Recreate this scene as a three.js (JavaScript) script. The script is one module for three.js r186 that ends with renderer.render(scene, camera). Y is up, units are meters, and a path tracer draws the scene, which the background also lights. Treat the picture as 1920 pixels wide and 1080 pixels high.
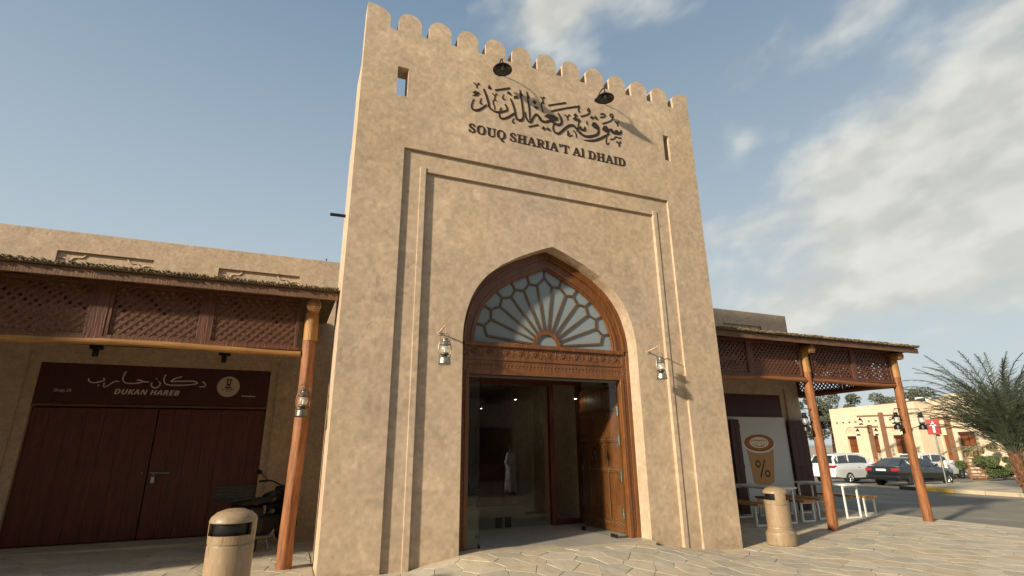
import * as THREE from 'three';
import { RoundedBoxGeometry } from 'three/addons/geometries/RoundedBoxGeometry.js';
import { TextGeometry } from 'three/addons/geometries/TextGeometry.js';
import { FontLoader } from 'three/addons/loaders/FontLoader.js';
import { MarchingCubes } from 'three/addons/objects/MarchingCubes.js';
import { mergeGeometries } from 'three/addons/utils/BufferGeometryUtils.js';
import { createNoise3D } from 'simplex-noise';

// ---------------------------------------------------------------- camera, sky, sun, exposure
const scene = new THREE.Scene();
const camera = new THREE.PerspectiveCamera(57.84, 16 / 9, 0.05, 900);
camera.position.set(-3.533, 1.654, 7.48);
camera.rotation.set(THREE.MathUtils.degToRad(17.055), THREE.MathUtils.degToRad(-22.551), THREE.MathUtils.degToRad(-0.516), 'YXZ');
const renderer = new THREE.WebGLRenderer({ antialias: true });
renderer.toneMapping = THREE.LinearToneMapping;
renderer.toneMappingExposure = 1.5;
renderer.shadowMap.enabled = true;
const SUN = new THREE.Vector3(-2.65, 1.08, 1).normalize();
const sun = new THREE.DirectionalLight(new THREE.Color().setRGB(1, 0.88, 0.69), 4.5);
sun.position.copy(SUN).multiplyScalar(60).add(new THREE.Vector3(3, 0, -3));
sun.target.position.set(3, 0, -3);
sun.castShadow = true;
sun.shadow.mapSize.set(4096, 4096);
Object.assign(sun.shadow.camera, { left: -45, right: 45, top: 30, bottom: -30, near: 1, far: 160 });
sun.shadow.radius = 5;
scene.add(sun, sun.target);

let seed = 20240;
function rnd() { seed = (seed * 1664525 + 1013904223) >>> 0; return seed / 4294967296; }
const rr = (a, b) => a + (b - a) * rnd();
const sstep = (a, b, x) => { const t = Math.min(1, Math.max(0, (x - a) / (b - a))); return t * t * (3 - 2 * t); };
const mix = (a, b, t) => a + (b - a) * t;

function makeSky() {
  const W = 2560, H = 1280, data = new Float32Array(W * H * 4);
  const n3 = createNoise3D(rnd);
  const fbm = (x, y, z, o) => { let s = 0, a = 0.5, f = 1; for (let i = 0; i < o; i++) { s += a * n3(x * f, y * f, z * f); f *= 2.07; a *= 0.52; } return s; };
  // cloud masses: azimuth (clockwise from -z), elevation, half sizes, lean, strength
  const blobs = [[30.5, 43.5, 6.0, 4.2, 0.5, 1.0], [33, 47, 6, 4, 0.3, 0.8], [64, 24, 15.5, 6.2, 0.62, 1.15], [69, 19, 15, 5, 0.45, 0.9], [64, 37.5, 9, 2.2, 0.35, 0.6], [78, 35, 10, 3.4, 0.4, 0.6], [86, 25, 12, 7, 0.4, 0.85],
    [48, 29.5, 2.2, 1.8, 0.2, 0.45], [43, 43, 4, 2.5, 0.3, 0.45], [47, 21, 2.4, 2, 0, 0.35], [62, 12, 18, 3.2, 0.1, 0.6], [44, 13, 10, 2.2, 0.1, 0.4]];
  for (let i = 0; i < 16; i++) blobs.push([rr(100, 320), rr(14, 62), rr(8, 22), rr(3, 9), rr(0, 0.6), rr(0.4, 0.9)]);
  for (let j = 0; j < H; j++) {
    const el = ((j + 0.5) / H - 0.5) * Math.PI, y = Math.sin(el), c = Math.cos(el), ed = el * 57.2958;
    for (let i = 0; i < W; i++) {
      const ph = ((i + 0.5) / W - 0.5) * 2 * Math.PI, x = c * Math.cos(ph), z = c * Math.sin(ph);
      const k = (j * W + i) * 4;
      let R, G, B;
      if (ed < -3) { R = 0.26; G = 0.24; B = 0.2; } else {
        const t = Math.pow(Math.max(0, y), 0.85);
        R = mix(0.455, 0.03, t); G = mix(0.525, 0.092, t); B = mix(0.555, 0.185, t);
        // the air round the sun is brighter and warmer
        const g = Math.max(0, x * SUN.x + y * SUN.y + z * SUN.z), gl = 0.75 * Math.pow(g, 5) + 2.2 * Math.pow(g, 40);
        R += gl * 0.5; G += gl * 0.44; B += gl * 0.36;
        const az = Math.atan2(x, -z) * 57.2958;
        let m = 0;
        const wx = fbm(x * 2.2 + 5, y * 2.2, z * 2.2, 3) * 5, wy = fbm(x * 2.2, y * 2.2 + 9, z * 2.2, 3) * 3.2;
        for (const [ba, be, sa, se, lean, st] of blobs) {
          let da = az - ba; if (da > 180) da -= 360; if (da < -180) da += 360;
          da = da * Math.max(0.3, c) / Math.cos(be / 57.2958) + wx; if (Math.abs(da) > sa * 2.6) continue;
          const de = ed - be - lean * da * 0.5 + wy, q = (da / sa) ** 2 + (de / se) ** 2;
          if (q < 6) m += st * Math.exp(-q * 0.9);
        }
        if (m > 0.015) {
          const px = x * 5, py = y * 9 - az * 0.02, pz = z * 5;
          const n = fbm(px, py, pz, 6), n2 = fbm(px * 2.3 + 7, py * 2.3, pz * 2.3, 5);
          let d = sstep(0.14, 1.2, m * 1.1 + n * 0.5 + n2 * 0.16);
          const lit = fbm(px + SUN.x * 0.25, py + SUN.y * 0.6, pz + SUN.z * 0.25, 4) - n;
          const br = 0.44 + 0.10 * sstep(-0.35, 0.45, -lit) + 0.04 * n2 - 0.06 * sstep(1.0, 2.2, m);
          d *= 0.86;
          R = mix(R, br * 1.0, d); G = mix(G, br * 0.99, d); B = mix(B, br * 0.905, d);
        }
        const hz = Math.exp(-Math.max(0, ed) / 9) * 0.55;
        R = mix(R, 0.375, hz); G = mix(G, 0.39, hz); B = mix(B, 0.355, hz);
      }
      data[k] = R; data[k + 1] = G; data[k + 2] = B; data[k + 3] = 1;
    }
  }
  const t = new THREE.DataTexture(data, W, H, THREE.RGBAFormat, THREE.FloatType);
  t.mapping = THREE.EquirectangularReflectionMapping; t.magFilter = t.minFilter = THREE.LinearFilter; t.wrapS = THREE.RepeatWrapping; t.needsUpdate = true;
  return t;
}
scene.background = makeSky();
scene.environment = scene.background;

// ---------------------------------------------------------------- procedural textures
const HASH = new Float32Array(65536); for (let i = 0; i < 65536; i++) HASH[i] = rnd();
const hsh = (x, y, s) => HASH[((x * 374761 + y * 668265 + s * 9277) >>> 0) & 65535];
function vn(x, y, p, s) {
  const xi = Math.floor(x), yi = Math.floor(y); let fx = x - xi, fy = y - yi; fx = fx * fx * (3 - 2 * fx); fy = fy * fy * (3 - 2 * fy);
  const x0 = ((xi % p) + p) % p, y0 = ((yi % p) + p) % p, x1 = (x0 + 1) % p, y1 = (y0 + 1) % p;
  const a = hsh(x0, y0, s), b = hsh(x1, y0, s), c = hsh(x0, y1, s), d = hsh(x1, y1, s);
  return a + (b - a) * fx + (c - a + (a - b - c + d) * fx) * fy;
}
function fb(u, v, p, o, s) { let r = 0, a = 0.5, t = 0; for (let i = 0; i < o; i++) { r += a * vn(u * p, v * p, p, s + i * 13); t += a; a *= 0.55; p *= 2; } return r / t; }
function tex(W, H, fn, srgb, metres, metresV) {
  const d = new Uint8Array(W * H * 4);
  for (let j = 0; j < H; j++) for (let i = 0; i < W; i++) {
    const c = fn(i / W, j / H), k = (j * W + i) * 4;
    if (srgb) for (let q = 0; q < 3; q++) { const l = Math.min(1, Math.max(0, c[q])); d[k + q] = 255 * (l <= 0.0031308 ? l * 12.92 : 1.055 * Math.pow(l, 1 / 2.4) - 0.055) + 0.5; }
    else d[k] = d[k + 1] = d[k + 2] = 255 * Math.min(1, Math.max(0, c));
    d[k + 3] = 255;
  }
  const t = new THREE.DataTexture(d, W, H); t.wrapS = t.wrapT = THREE.RepeatWrapping; t.magFilter = THREE.LinearFilter; t.minFilter = THREE.LinearMipmapLinearFilter; t.generateMipmaps = true;
  if (srgb) t.colorSpace = THREE.SRGBColorSpace;
  t.repeat.set(1 / metres, 1 / (metresV || metres)); t.needsUpdate = true; return t;
}
const std = (o) => new THREE.MeshStandardMaterial(o), phy = (o) => new THREE.MeshPhysicalMaterial(o);
const rgb = (r, g, b) => new THREE.Color().setRGB(r, g, b);

function plasterMat(base, amp, metres, size, s, dirt) {
  const col = tex(size, size, (u, v) => {
    const a = fb(u, v, 8, 5, s), b = fb(u + 0.05 * fb(u, v, 20, 2, s + 5), v, 42, 5, s + 40), c = fb(u, v, 5, 3, s + 90), f = fb(u, v, 160, 2, s + 7);
    let k = 1 + amp * ((a - 0.5) * 0.55 + (b - 0.5) * 0.6 + (f - 0.5) * 0.9);
    const pale = sstep(0.6, 0.78, b) * sstep(0.45, 0.6, a); k *= 1 + 0.16 * amp * 2 * pale;
    const dk = sstep(0.66, 0.8, fb(u, v, 40, 3, s + 60)); k *= 1 - 0.13 * amp * 2 * dk;
    const st = fb(u, v * 0.12, 90, 3, s + 77) * sstep(0.45, 0.7, fb(u, v, 6, 3, s + 88)); k *= 1 - 0.16 * amp * st; const sc = sstep(0.72, 0.76, fb(u + 0.04 * fb(u, v, 30, 2, s + 4), v, 18, 4, s + 66)); k *= 1 + 0.2 * amp * sc;
    if (dirt) { const cr = Math.abs(fb(u, v, 5, 6, 1201) - 0.5), mk = sstep(0.52, 0.62, fb(u, v, 7, 2, 1230)); k *= 1 - 0.2 * mk * sstep(0.0035, 0.0008, cr); }   // hairline cracks
    if (dirt && v < 0.06) { const e = fb(u, v, 30, 4, 991), q = sstep(0.0, 0.012, 0.02 + (e - 0.5) * 0.07 - v); k *= 1 - 0.2 * q * (0.4 + 0.6 * sstep(0.35, 0.6, fb(u, v, 90, 3, 993))); }   // splashed dirt along the foot
    const w = (c - 0.5) * 0.22 * amp * 2;
    return [base[0] * k * (1 + w * 0.3), base[1] * k, base[2] * k * (1 - w)];
  }, true, metres);
  const bmp = tex(size / 2, size / 2, (u, v) => fb(u, v, 24, 4, s + 3) * 0.62 + fb(u, v, 200, 2, s + 9) * 0.2 + fb(u * 1, v, 7, 2, s + 19) * 0.3, false, metres);
  return std({ map: col, roughness: 0.92, bumpMap: bmp, bumpScale: 0.011 });
}
const M = {};
M.plaster = plasterMat([0.47, 0.35, 0.236], 0.4, 10, 2048, 1, true);
M.plasterShop = plasterMat([0.48, 0.355, 0.24], 0.4, 6, 1024, 300);
M.cream = plasterMat([0.62, 0.50, 0.355], 0.3, 6, 512, 500);
function woodMat(base, amp, metres, s, rough, o = {}) {
  const col = tex(512, 512, (u, v) => { const g = fb(u + 0.02 * fb(u, v, 4, 3, s), v * 0.08, 60, 4, s), b = fb(u, v, 5, 4, s + 30), l = fb(u, v * 0.15, 24, 3, s + 50); const k = 1 + amp * ((g - 0.5) * 1.5 + (b - 0.5) * 0.9 + (l - 0.5) * 0.9); return [base[0] * k, base[1] * k * (1 + (b - 0.5) * 0.12), base[2] * k]; }, true, metres);
  const bmp = tex(256, 256, (u, v) => fb(u, v * 0.08, 60, 3, s), false, metres);
  return phy({ map: col, roughness: rough, bumpMap: bmp, bumpScale: 0.004, ...o });
}
M.frameWood = woodMat([0.15, 0.052, 0.012], 0.5, 0.9, 11, 0.42, { clearcoat: 0.25, clearcoatRoughness: 0.4 });
M.doorWood = woodMat([0.16, 0.05, 0.013], 0.5, 0.9, 14, 0.45);
M.darkWood = woodMat([0.098, 0.019, 0.0065], 0.55, 1.2, 21, 0.5);
M.signWood = woodMat([0.055, 0.008, 0.0045], 0.4, 1.2, 22, 0.6);
M.lattice = woodMat([0.10, 0.032, 0.012], 0.5, 0.8, 31, 0.6);
M.latticeB = woodMat([0.088, 0.027, 0.010], 0.5, 0.8, 32, 0.6);
M.columnWood = woodMat([0.21, 0.075, 0.022], 0.95, 1.1, 41, 0.62);
M.logPale = woodMat([0.29, 0.14, 0.034], 0.5, 0.8, 44, 0.6);
M.fascia = woodMat([0.14, 0.068, 0.033], 0.5, 0.8, 46, 0.7);
M.bench = woodMat([0.42, 0.2, 0.05], 0.5, 0.5, 47, 0.5);
M.reed = woodMat([0.30, 0.225, 0.125], 0.7, 0.4, 51, 0.9);
M.reedDark = woodMat([0.19, 0.14, 0.08], 0.7, 0.4, 52, 0.9);
M.pole = woodMat([0.15, 0.065, 0.025], 0.5, 0.8, 53, 0.7);
M.fanBar = woodMat([0.10, 0.055, 0.025], 0.4, 0.9, 12, 0.5);
M.letter = std({ color: rgb(0.045, 0.022, 0.012), roughness: 0.55, metalness: 0.35 });
M.black = std({ color: rgb(0.012, 0.012, 0.013), roughness: 0.4, metalness: 0.3 });
M.blackEnamel = phy({ color: rgb(0.01, 0.01, 0.011), roughness: 0.3, clearcoat: 0.6 });
M.steel = std({ color: rgb(0.42, 0.42, 0.40), roughness: 0.35, metalness: 0.9 });
M.tin = std({ color: rgb(0.33, 0.31, 0.25), roughness: 0.38, metalness: 0.85 });
M.tinDark = std({ color: rgb(0.14, 0.13, 0.11), roughness: 0.45, metalness: 0.8 });
M.white = std({ color: rgb(0.72, 0.72, 0.69), roughness: 0.5 });
M.signPaint = std({ color: rgb(0.62, 0.55, 0.5), roughness: 0.7 });
M.glass = phy({ color: rgb(0.93, 0.97, 0.95), transmission: 1, thickness: 0, roughness: 0.0, ior: 1.36 });
M.lampGlass = phy({ color: rgb(0.95, 0.96, 0.93), transmission: 0.85, thickness: 0, roughness: 0.12, ior: 1.45 });
M.fan = phy({ color: rgb(0.215, 0.25, 0.255), roughness: 0.16, ior: 1.5 });
M.ceiling = std({ color: rgb(0.5, 0.48, 0.44), roughness: 0.9 });
M.sandBin = phy({ map: tex(512, 512, (u, v) => { const a = fb(u, v, 6, 5, 770), b = sstep(0.6, 0.75, fb(u, v * 0.3, 30, 3, 775)), c = sstep(0.7, 0.74, fb(u, v, 60, 3, 778)), k = 0.85 + 0.3 * a - 0.22 * b + 0.2 * c; return [0.285 * k, 0.20 * k, 0.115 * k]; }, true, 0.9), roughness: 0.5, clearcoat: 0.18, clearcoatRoughness: 0.3, bumpMap: tex(256, 256, (u, v) => fb(u, v, 8, 4, 777), false, 0.5), bumpScale: 0.003 });
M.rubber = std({ color: rgb(0.02, 0.02, 0.02), roughness: 0.85 });
M.bulb = std({ color: rgb(1, 0.95, 0.85), emissive: rgb(1, 0.93, 0.8), emissiveIntensity: 9 });

// ---------------------------------------------------------------- helpers
const used = {};
function numbered(n) { const k = used[n] = (used[n] ?? -1) + 1; return k ? n + '_' + String(k).padStart(3, '0') : n; }
function uvm(g) {                                   // uv in metres by the way each face points
  if (g.index) g = g.toNonIndexed();
  const p = g.attributes.position, n = p.count, uv = new Float32Array(n * 2), a = new THREE.Vector3(), b = new THREE.Vector3(), c = new THREE.Vector3();
  for (let i = 0; i < n; i += 3) {
    a.fromBufferAttribute(p, i); b.fromBufferAttribute(p, i + 1).sub(a); c.fromBufferAttribute(p, i + 2).sub(a); b.cross(c);
    const x = Math.abs(b.x), y = Math.abs(b.y), z = Math.abs(b.z);
    for (let k = i; k < i + 3; k++) {
      const X = p.getX(k), Y = p.getY(k), Z = p.getZ(k);
      if (z >= x && z >= y) { uv[2 * k] = X; uv[2 * k + 1] = Y; } else if (x >= y) { uv[2 * k] = Z + 0.37; uv[2 * k + 1] = Y; } else { uv[2 * k] = X; uv[2 * k + 1] = Z + 0.61; }
    }
  }
  g.setAttribute('uv', new THREE.BufferAttribute(uv, 2)); return g;
}
const strip = (g) => { if (g.index) g = g.toNonIndexed(); for (const k of Object.keys(g.attributes)) if (!['position', 'normal', 'uv'].includes(k)) g.deleteAttribute(k); if (!g.attributes.uv) uvm(g); return g; };
const merge = (l) => (l.length === 1 ? l[0] : mergeGeometries(l.map(strip), false));
function part(name, geo, mat, parent, label) {
  const m = new THREE.Mesh(Array.isArray(geo) ? merge(geo) : geo, mat); m.name = parent === scene ? numbered(name) : name; m.castShadow = m.receiveShadow = true;
  if (label) m.userData.label = label;
  parent.add(m); return m;
}
function thing(name, label, category, [x, y, z] = [0, 0, 0], ry = 0, group) {
  const o = new THREE.Group(); o.name = numbered(name); o.position.set(x, y, z); o.rotation.y = ry; o.userData = { label, category }; if (group) o.userData.group = group; scene.add(o); return o;
}
function tag(m, label, category, group) { Object.assign(m.userData, { label, category }); if (group) m.userData.group = group; return m; }
function copyOf(o, [x, y, z], ry, label, group) { const c = o.clone(); c.name = numbered(o.name.replace(/_\d{3}$/, '')); c.position.set(x, y, z); c.rotation.y = ry; c.userData = { ...o.userData }; if (label) c.userData.label = label; if (group) c.userData.group = group; scene.add(c); return c; }
const struct = (m) => { m.userData.kind = 'structure'; return m; };
const stuff = (m) => { m.userData.kind = 'stuff'; return m; };
const box = (x0, x1, y0, y1, z0, z1) => { const g = new THREE.BoxGeometry(x1 - x0, y1 - y0, z1 - z0); g.translate((x0 + x1) / 2, (y0 + y1) / 2, (z0 + z1) / 2); return uvm(g); };
const rbox = (x0, x1, y0, y1, z0, z1, r = 0.01, s = 2) => { const g = new RoundedBoxGeometry(x1 - x0, y1 - y0, z1 - z0, s, Math.min(r, (x1 - x0) * 0.49, (y1 - y0) * 0.49, (z1 - z0) * 0.49)); g.translate((x0 + x1) / 2, (y0 + y1) / 2, (z0 + z1) / 2); return uvm(g); };
const V = (x, y, z) => new THREE.Vector3(x, y, z);
function rod(a, b, r0, r1 = r0, seg = 8) { const A = V(...a), B = V(...b), L = A.distanceTo(B), g = new THREE.CylinderGeometry(r1, r0, L, seg); g.translate(0, L / 2, 0); g.applyQuaternion(new THREE.Quaternion().setFromUnitVectors(V(0, 1, 0), B.clone().sub(A).normalize())); g.translate(A.x, A.y, A.z); return g; }
const tube = (pts, r, seg = 16, rs = 6) => new THREE.TubeGeometry(new THREE.CatmullRomCurve3(pts.map((p) => V(...p))), seg, r, rs, false);
const lathe = (pts, seg = 20, x = 0, y = 0, z = 0) => { const g = new THREE.LatheGeometry(pts.map((p) => new THREE.Vector2(p[0], p[1])), seg); g.translate(x, y, z); return g; };
const at = (g, x, y, z, rx = 0, ry = 0, rz = 0) => { g.applyMatrix4(new THREE.Matrix4().compose(V(x, y, z), new THREE.Quaternion().setFromEuler(new THREE.Euler(rx, ry, rz)), V(1, 1, 1))); return g; };
const poly = (pts) => new THREE.Shape(pts.map((p) => new THREE.Vector2(p[0], p[1])));
const rect = (x0, x1, y0, y1) => poly([[x0, y0], [x1, y0], [x1, y1], [x0, y1]]);
const slab = (shape, z0, z1, bevel = 0) => { const g = new THREE.ExtrudeGeometry(shape, { depth: z1 - z0 - bevel * 2, bevelEnabled: bevel > 0, bevelSize: bevel, bevelThickness: bevel, bevelOffset: -bevel, bevelSegments: 2, curveSegments: 12 }); g.translate(0, 0, z0 + bevel); return uvm(g); };
const holed = (shape, ...holes) => { shape.holes.push(...holes); return shape; };

// ---------------------------------------------------------------- ground
const lin = (x, a, b) => Math.min(1, Math.max(0, (x - a) / (b - a)));
function H(x, z) {                                   // the plaza falls to the right and ramps up to the doorway
  const b = 0.24 * (1 - lin(x, -7, 3.75));
  const a = x < 0.3 ? lin(x, -1.95, -1.1) : 1 - lin(x, 1.7, 3.2);
  return b + a * 0.168 * (1 - sstep(0.1, 2.3, z)) * (z > -0.7 ? 1 : 0);
}
function sheet(x0, x1, z0, z1, dx, f) {
  const nx = Math.max(1, Math.round((x1 - x0) / dx)), nz = Math.max(1, Math.round((z1 - z0) / dx)), g = new THREE.PlaneGeometry(x1 - x0, z1 - z0, nx, nz);
  g.rotateX(-Math.PI / 2); g.translate((x0 + x1) / 2, 0, (z0 + z1) / 2);
  const p = g.attributes.position, uv = g.attributes.uv; for (let i = 0; i < p.count; i++) { p.setY(i, f(p.getX(i), p.getZ(i))); uv.setXY(i, p.getX(i), p.getZ(i)); }
  g.computeVertexNormals(); return g;
}
const RY = (x) => -0.12 - 0.018 * (Math.min(31, Math.max(10.4, x)) - 10.4), ROAD = RY(31);   // the road falls away from the plaza
M.mortar = std({ map: tex(512, 512, (u, v) => { const k = 0.8 + 0.4 * fb(u, v, 20, 4, 600); return [0.44 * k, 0.36 * k, 0.245 * k]; }, true, 2), roughness: 0.95 });
M.sand = std({ map: tex(512, 512, (u, v) => { const k = 0.7 + 0.6 * fb(u, v, 9, 5, 620); return [0.40 * k, 0.32 * k, 0.215 * k]; }, true, 9), roughness: 0.97 });
M.asphalt = std({ map: tex(1024, 1024, (u, v) => { const k = 0.75 + 0.3 * fb(u, v, 6, 4, 640) + 0.22 * fb(u, v, 240, 2, 650), d = sstep(0.55, 0.75, fb(u, v, 4, 5, 660)); return [(0.19 + 0.07 * d) * k, (0.165 + 0.058 * d) * k, (0.122 + 0.042 * d) * k]; }, true, 7), roughness: 0.92, bumpMap: tex(512, 512, (u, v) => fb(u, v, 200, 2, 670), false, 4), bumpScale: 0.006 });
M.paver = std({ map: tex(512, 512, (u, v) => { const k = 0.75 + 0.5 * fb(u, v, 14, 5, 680); return [0.44 * k, 0.36 * k, 0.245 * k]; }, true, 4), roughness: 0.95 });
struct(part('ground', sheet(-300, 420, -330, 300, 60, () => ROAD - 0.05), M.sand, scene));
struct(part('road', sheet(10.4, 44, -70, 70, 4.2, (x) => RY(x)), M.asphalt, scene));
const plaza = struct(part('plaza_pavement', sheet(-16, 10.4, -3.9, 24, 0.35, (x, z) => H(x, z) - 0.008), M.mortar, scene));
struct(part('plaza_kerb', [rbox(10.36, 10.52, -0.4, 0.0, -60, 70, 0.015)], M.paver, scene));
struct(part('apron', [box(-16, 10.36, -0.3, -0.03, -60, -3.9)], M.paver, scene));

// flagstones: irregular stones with recessed joints, laid on the slope
{
  const cell = 0.43, S = [], x0 = -9.6, x1 = 10.4, z0 = -3.4, z1 = 4.6, nx = Math.ceil((x1 - x0) / cell) + 2, nz = Math.ceil((z1 - z0) / (cell * 0.72)) + 2, grid = [];
  for (let j = -1; j < nz; j++) { const row = []; for (let i = -1; i < nx; i++) row.push([x0 + (i + 0.5 + (j & 1) * 0.5 + rr(-0.42, 0.42)) * cell, z0 + (j + 0.5 + rr(-0.42, 0.42)) * cell * 0.72]); grid.push(row); }
  const clip = (P, nx_, nz_, d) => { const o = []; for (let i = 0; i < P.length; i++) { const a = P[i], b = P[(i + 1) % P.length], da = a[0] * nx_ + a[1] * nz_ - d, db = b[0] * nx_ + b[1] * nz_ - d; if (da <= 0) o.push(a); if ((da < 0) !== (db < 0)) { const t = da / (da - db); o.push([a[0] + (b[0] - a[0]) * t, a[1] + (b[1] - a[1]) * t]); } } return o; };
  const regions = [[-3.03, 3.74, 0.015, 4.6], [-9.6, -3.065, -2.9, 4.6], [3.77, 10.34, -3.4, 4.6]];
  const stones = [];
  for (let j = 0; j < grid.length; j++) for (let i = 0; i < grid[0].length; i++) {
    const [cx, cz] = grid[j][i]; let P = [[cx - 1, cz - 1], [cx + 1, cz - 1], [cx + 1, cz + 1], [cx - 1, cz + 1]];
    for (let b = -2; b <= 2; b++) for (let a = -2; a <= 2; a++) { const q = grid[j + b]?.[i + a]; if (!q || (!a && !b)) continue; const dx = q[0] - cx, dz = q[1] - cz, L = Math.hypot(dx, dz); P = clip(P, dx / L, dz / L, (cx * dx + cz * dz) / L + L / 2 - 0.0035); }
    const xs = P.map((p) => p[0]), zs = P.map((p) => p[1]), hits = Math.max(...xs) > -3.065 && Math.min(...xs) < 3.77 && Math.min(...zs) < 0.015;
    for (const [a, b, c, d] of hits ? regions : [[-9.6, 10.34, Math.max(...xs) < -3.065 ? -2.9 : -3.4, 4.6]]) { let Q = clip(clip(clip(clip(P, -1, 0, -a), 1, 0, b), 0, -1, -c), 0, 1, d); if (Q.length > 2) { const mx = Q.reduce((s, p) => s + p[0], 0) / Q.length, mz = Q.reduce((s, p) => s + p[1], 0) / Q.length; let A = 0; for (let k = 0; k < Q.length; k++) { const p = Q[k], q = Q[(k + 1) % Q.length]; A += p[0] * q[1] - p[1] * q[0]; } if (Math.abs(A) > 0.02) stones.push({ Q, mx, mz, A: Math.abs(A) / 2 }); } }
  }
  const mats = [[0.47, 0.395, 0.28], [0.44, 0.37, 0.265], [0.50, 0.425, 0.31], [0.42, 0.37, 0.285], [0.46, 0.375, 0.255], [0.38, 0.335, 0.25]].map((c, k) => std({ map: tex(256, 256, (u, v) => { const q = 0.72 + 0.34 * fb(u, v, 5, 5, 700 + k * 9) + 0.24 * fb(u, v * 0.4, 24, 3, 705 + k); return [c[0] * q, c[1] * q, c[2] * q]; }, true, 1.3), roughness: 0.86, bumpMap: tex(128, 128, (u, v) => fb(u, v, 6, 4, 730 + k), false, 0.8), bumpScale: 0.008 }));
  function stoneGeo({ Q, mx, mz }) {
    const pos = [], uv = [], lift = rr(-0.0015, 0.0015), tx = rr(-0.004, 0.004), tz = rr(-0.004, 0.004), ox = rr(0, 5), oz = rr(0, 5);
    const top = Q.map(([x, z]) => { const L = Math.hypot(x - mx, z - mz), k = (L - 0.006) / L; return [mx + (x - mx) * k, mz + (z - mz) * k]; });
    const Y = (x, z, e) => H(x, z) + lift + tx * (x - mx) + tz * (z - mz) - e;
    const pv = (x, z, e) => { pos.push(x - mx, Y(x, z, e) - H(mx, mz), z - mz); uv.push(x + ox, z + oz); };
    const n = Q.length;
    for (let i = 0; i < n; i++) { const a = top[i], b = top[(i + 1) % n], A = Q[i], B = Q[(i + 1) % n]; pv(mx, mz, 0); pv(b[0], b[1], 0); pv(a[0], a[1], 0); pv(a[0], a[1], 0); pv(b[0], b[1], 0); pv(B[0], B[1], 0.004); pv(a[0], a[1], 0); pv(B[0], B[1], 0.004); pv(A[0], A[1], 0.004); pv(A[0], A[1], 0.004); pv(B[0], B[1], 0.004); pv(B[0], B[1], 0.03); pv(A[0], A[1], 0.004); pv(B[0], B[1], 0.03); pv(A[0], A[1], 0.03); }
    const g = new THREE.BufferGeometry(); g.setAttribute('position', new THREE.Float32BufferAttribute(pos, 3)); g.setAttribute('uv', new THREE.Float32BufferAttribute(uv, 2)); g.computeVertexNormals(); return g;
  }
  camera.updateMatrixWorld(); const vp = new THREE.Matrix4().multiplyMatrices(camera.projectionMatrix, camera.matrixWorld.clone().invert());
  for (const s of stones) { const p = V(s.mx, H(s.mx, s.mz), s.mz), d = p.distanceTo(camera.position), q = p.clone().applyMatrix4(vp); s.show = (Math.abs(q.x) < 1.06 && Math.abs(q.y) < 1.1 && q.z < 1) ? s.A * (1.654 / d) / (d * d) : 0; }
  stones.sort((a, b) => b.show - a.show);
  const rest = mats.map(() => []);
  stones.forEach((s, i) => { const k = Math.floor(rnd() * mats.length), g = stoneGeo(s); if (i < 298 && s.show > 0) { const m = part('flagstone', g, mats[k], plaza); m.position.set(s.mx, H(s.mx, s.mz), s.mz); } else { g.translate(s.mx, H(s.mx, s.mz), s.mz); rest[k].push(g); } });
  rest.forEach((l, k) => { if (l.length) stuff(part('flagstones', l, mats[k], plaza)); });
}

// ---------------------------------------------------------------- the gate tower
const TL = -3.045, TR = 3.75, CREN = 8.576, MER = 8.985, CX = 0.385;
const archHalf = [[1.6, 3.3], [1.585, 3.5], [1.535, 3.74], [1.42, 4.04], [1.2, 4.34], [0.93, 4.565], [0.6, 4.755], [0.22, 4.925], [0, 5.005]];
const fanHalf = [[1.315, 3.29], [1.3, 3.47], [1.255, 3.66], [1.15, 3.905], [0.93, 4.165], [0.64, 4.375], [0.34, 4.525], [0.16, 4.612], [0, 4.69]];
function smoothHalf(h) { const c = new THREE.CatmullRomCurve3(h.slice(0, 6).map((p) => V(p[0], p[1], 0))), o = c.getPoints(22).map((p) => [p.x, p.y]); return [...o, ...h.slice(6)]; }
const OUT = smoothHalf(archHalf), INN = smoothHalf(fanHalf);
const lerpArch = (t) => OUT.map((p, i) => [mix(p[0], INN[i][0], t), mix(p[1], INN[i][1], t)]);
const archPts = (half, y0) => [[CX - half[0][0], y0], ...half.map((p) => [CX - p[0], p[1]]), ...half.slice(0, -1).reverse().map((p) => [CX + p[0], p[1]]), [CX + half[0][0], y0]];
const archPath = (half, y0) => poly(archPts(half, y0));
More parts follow.
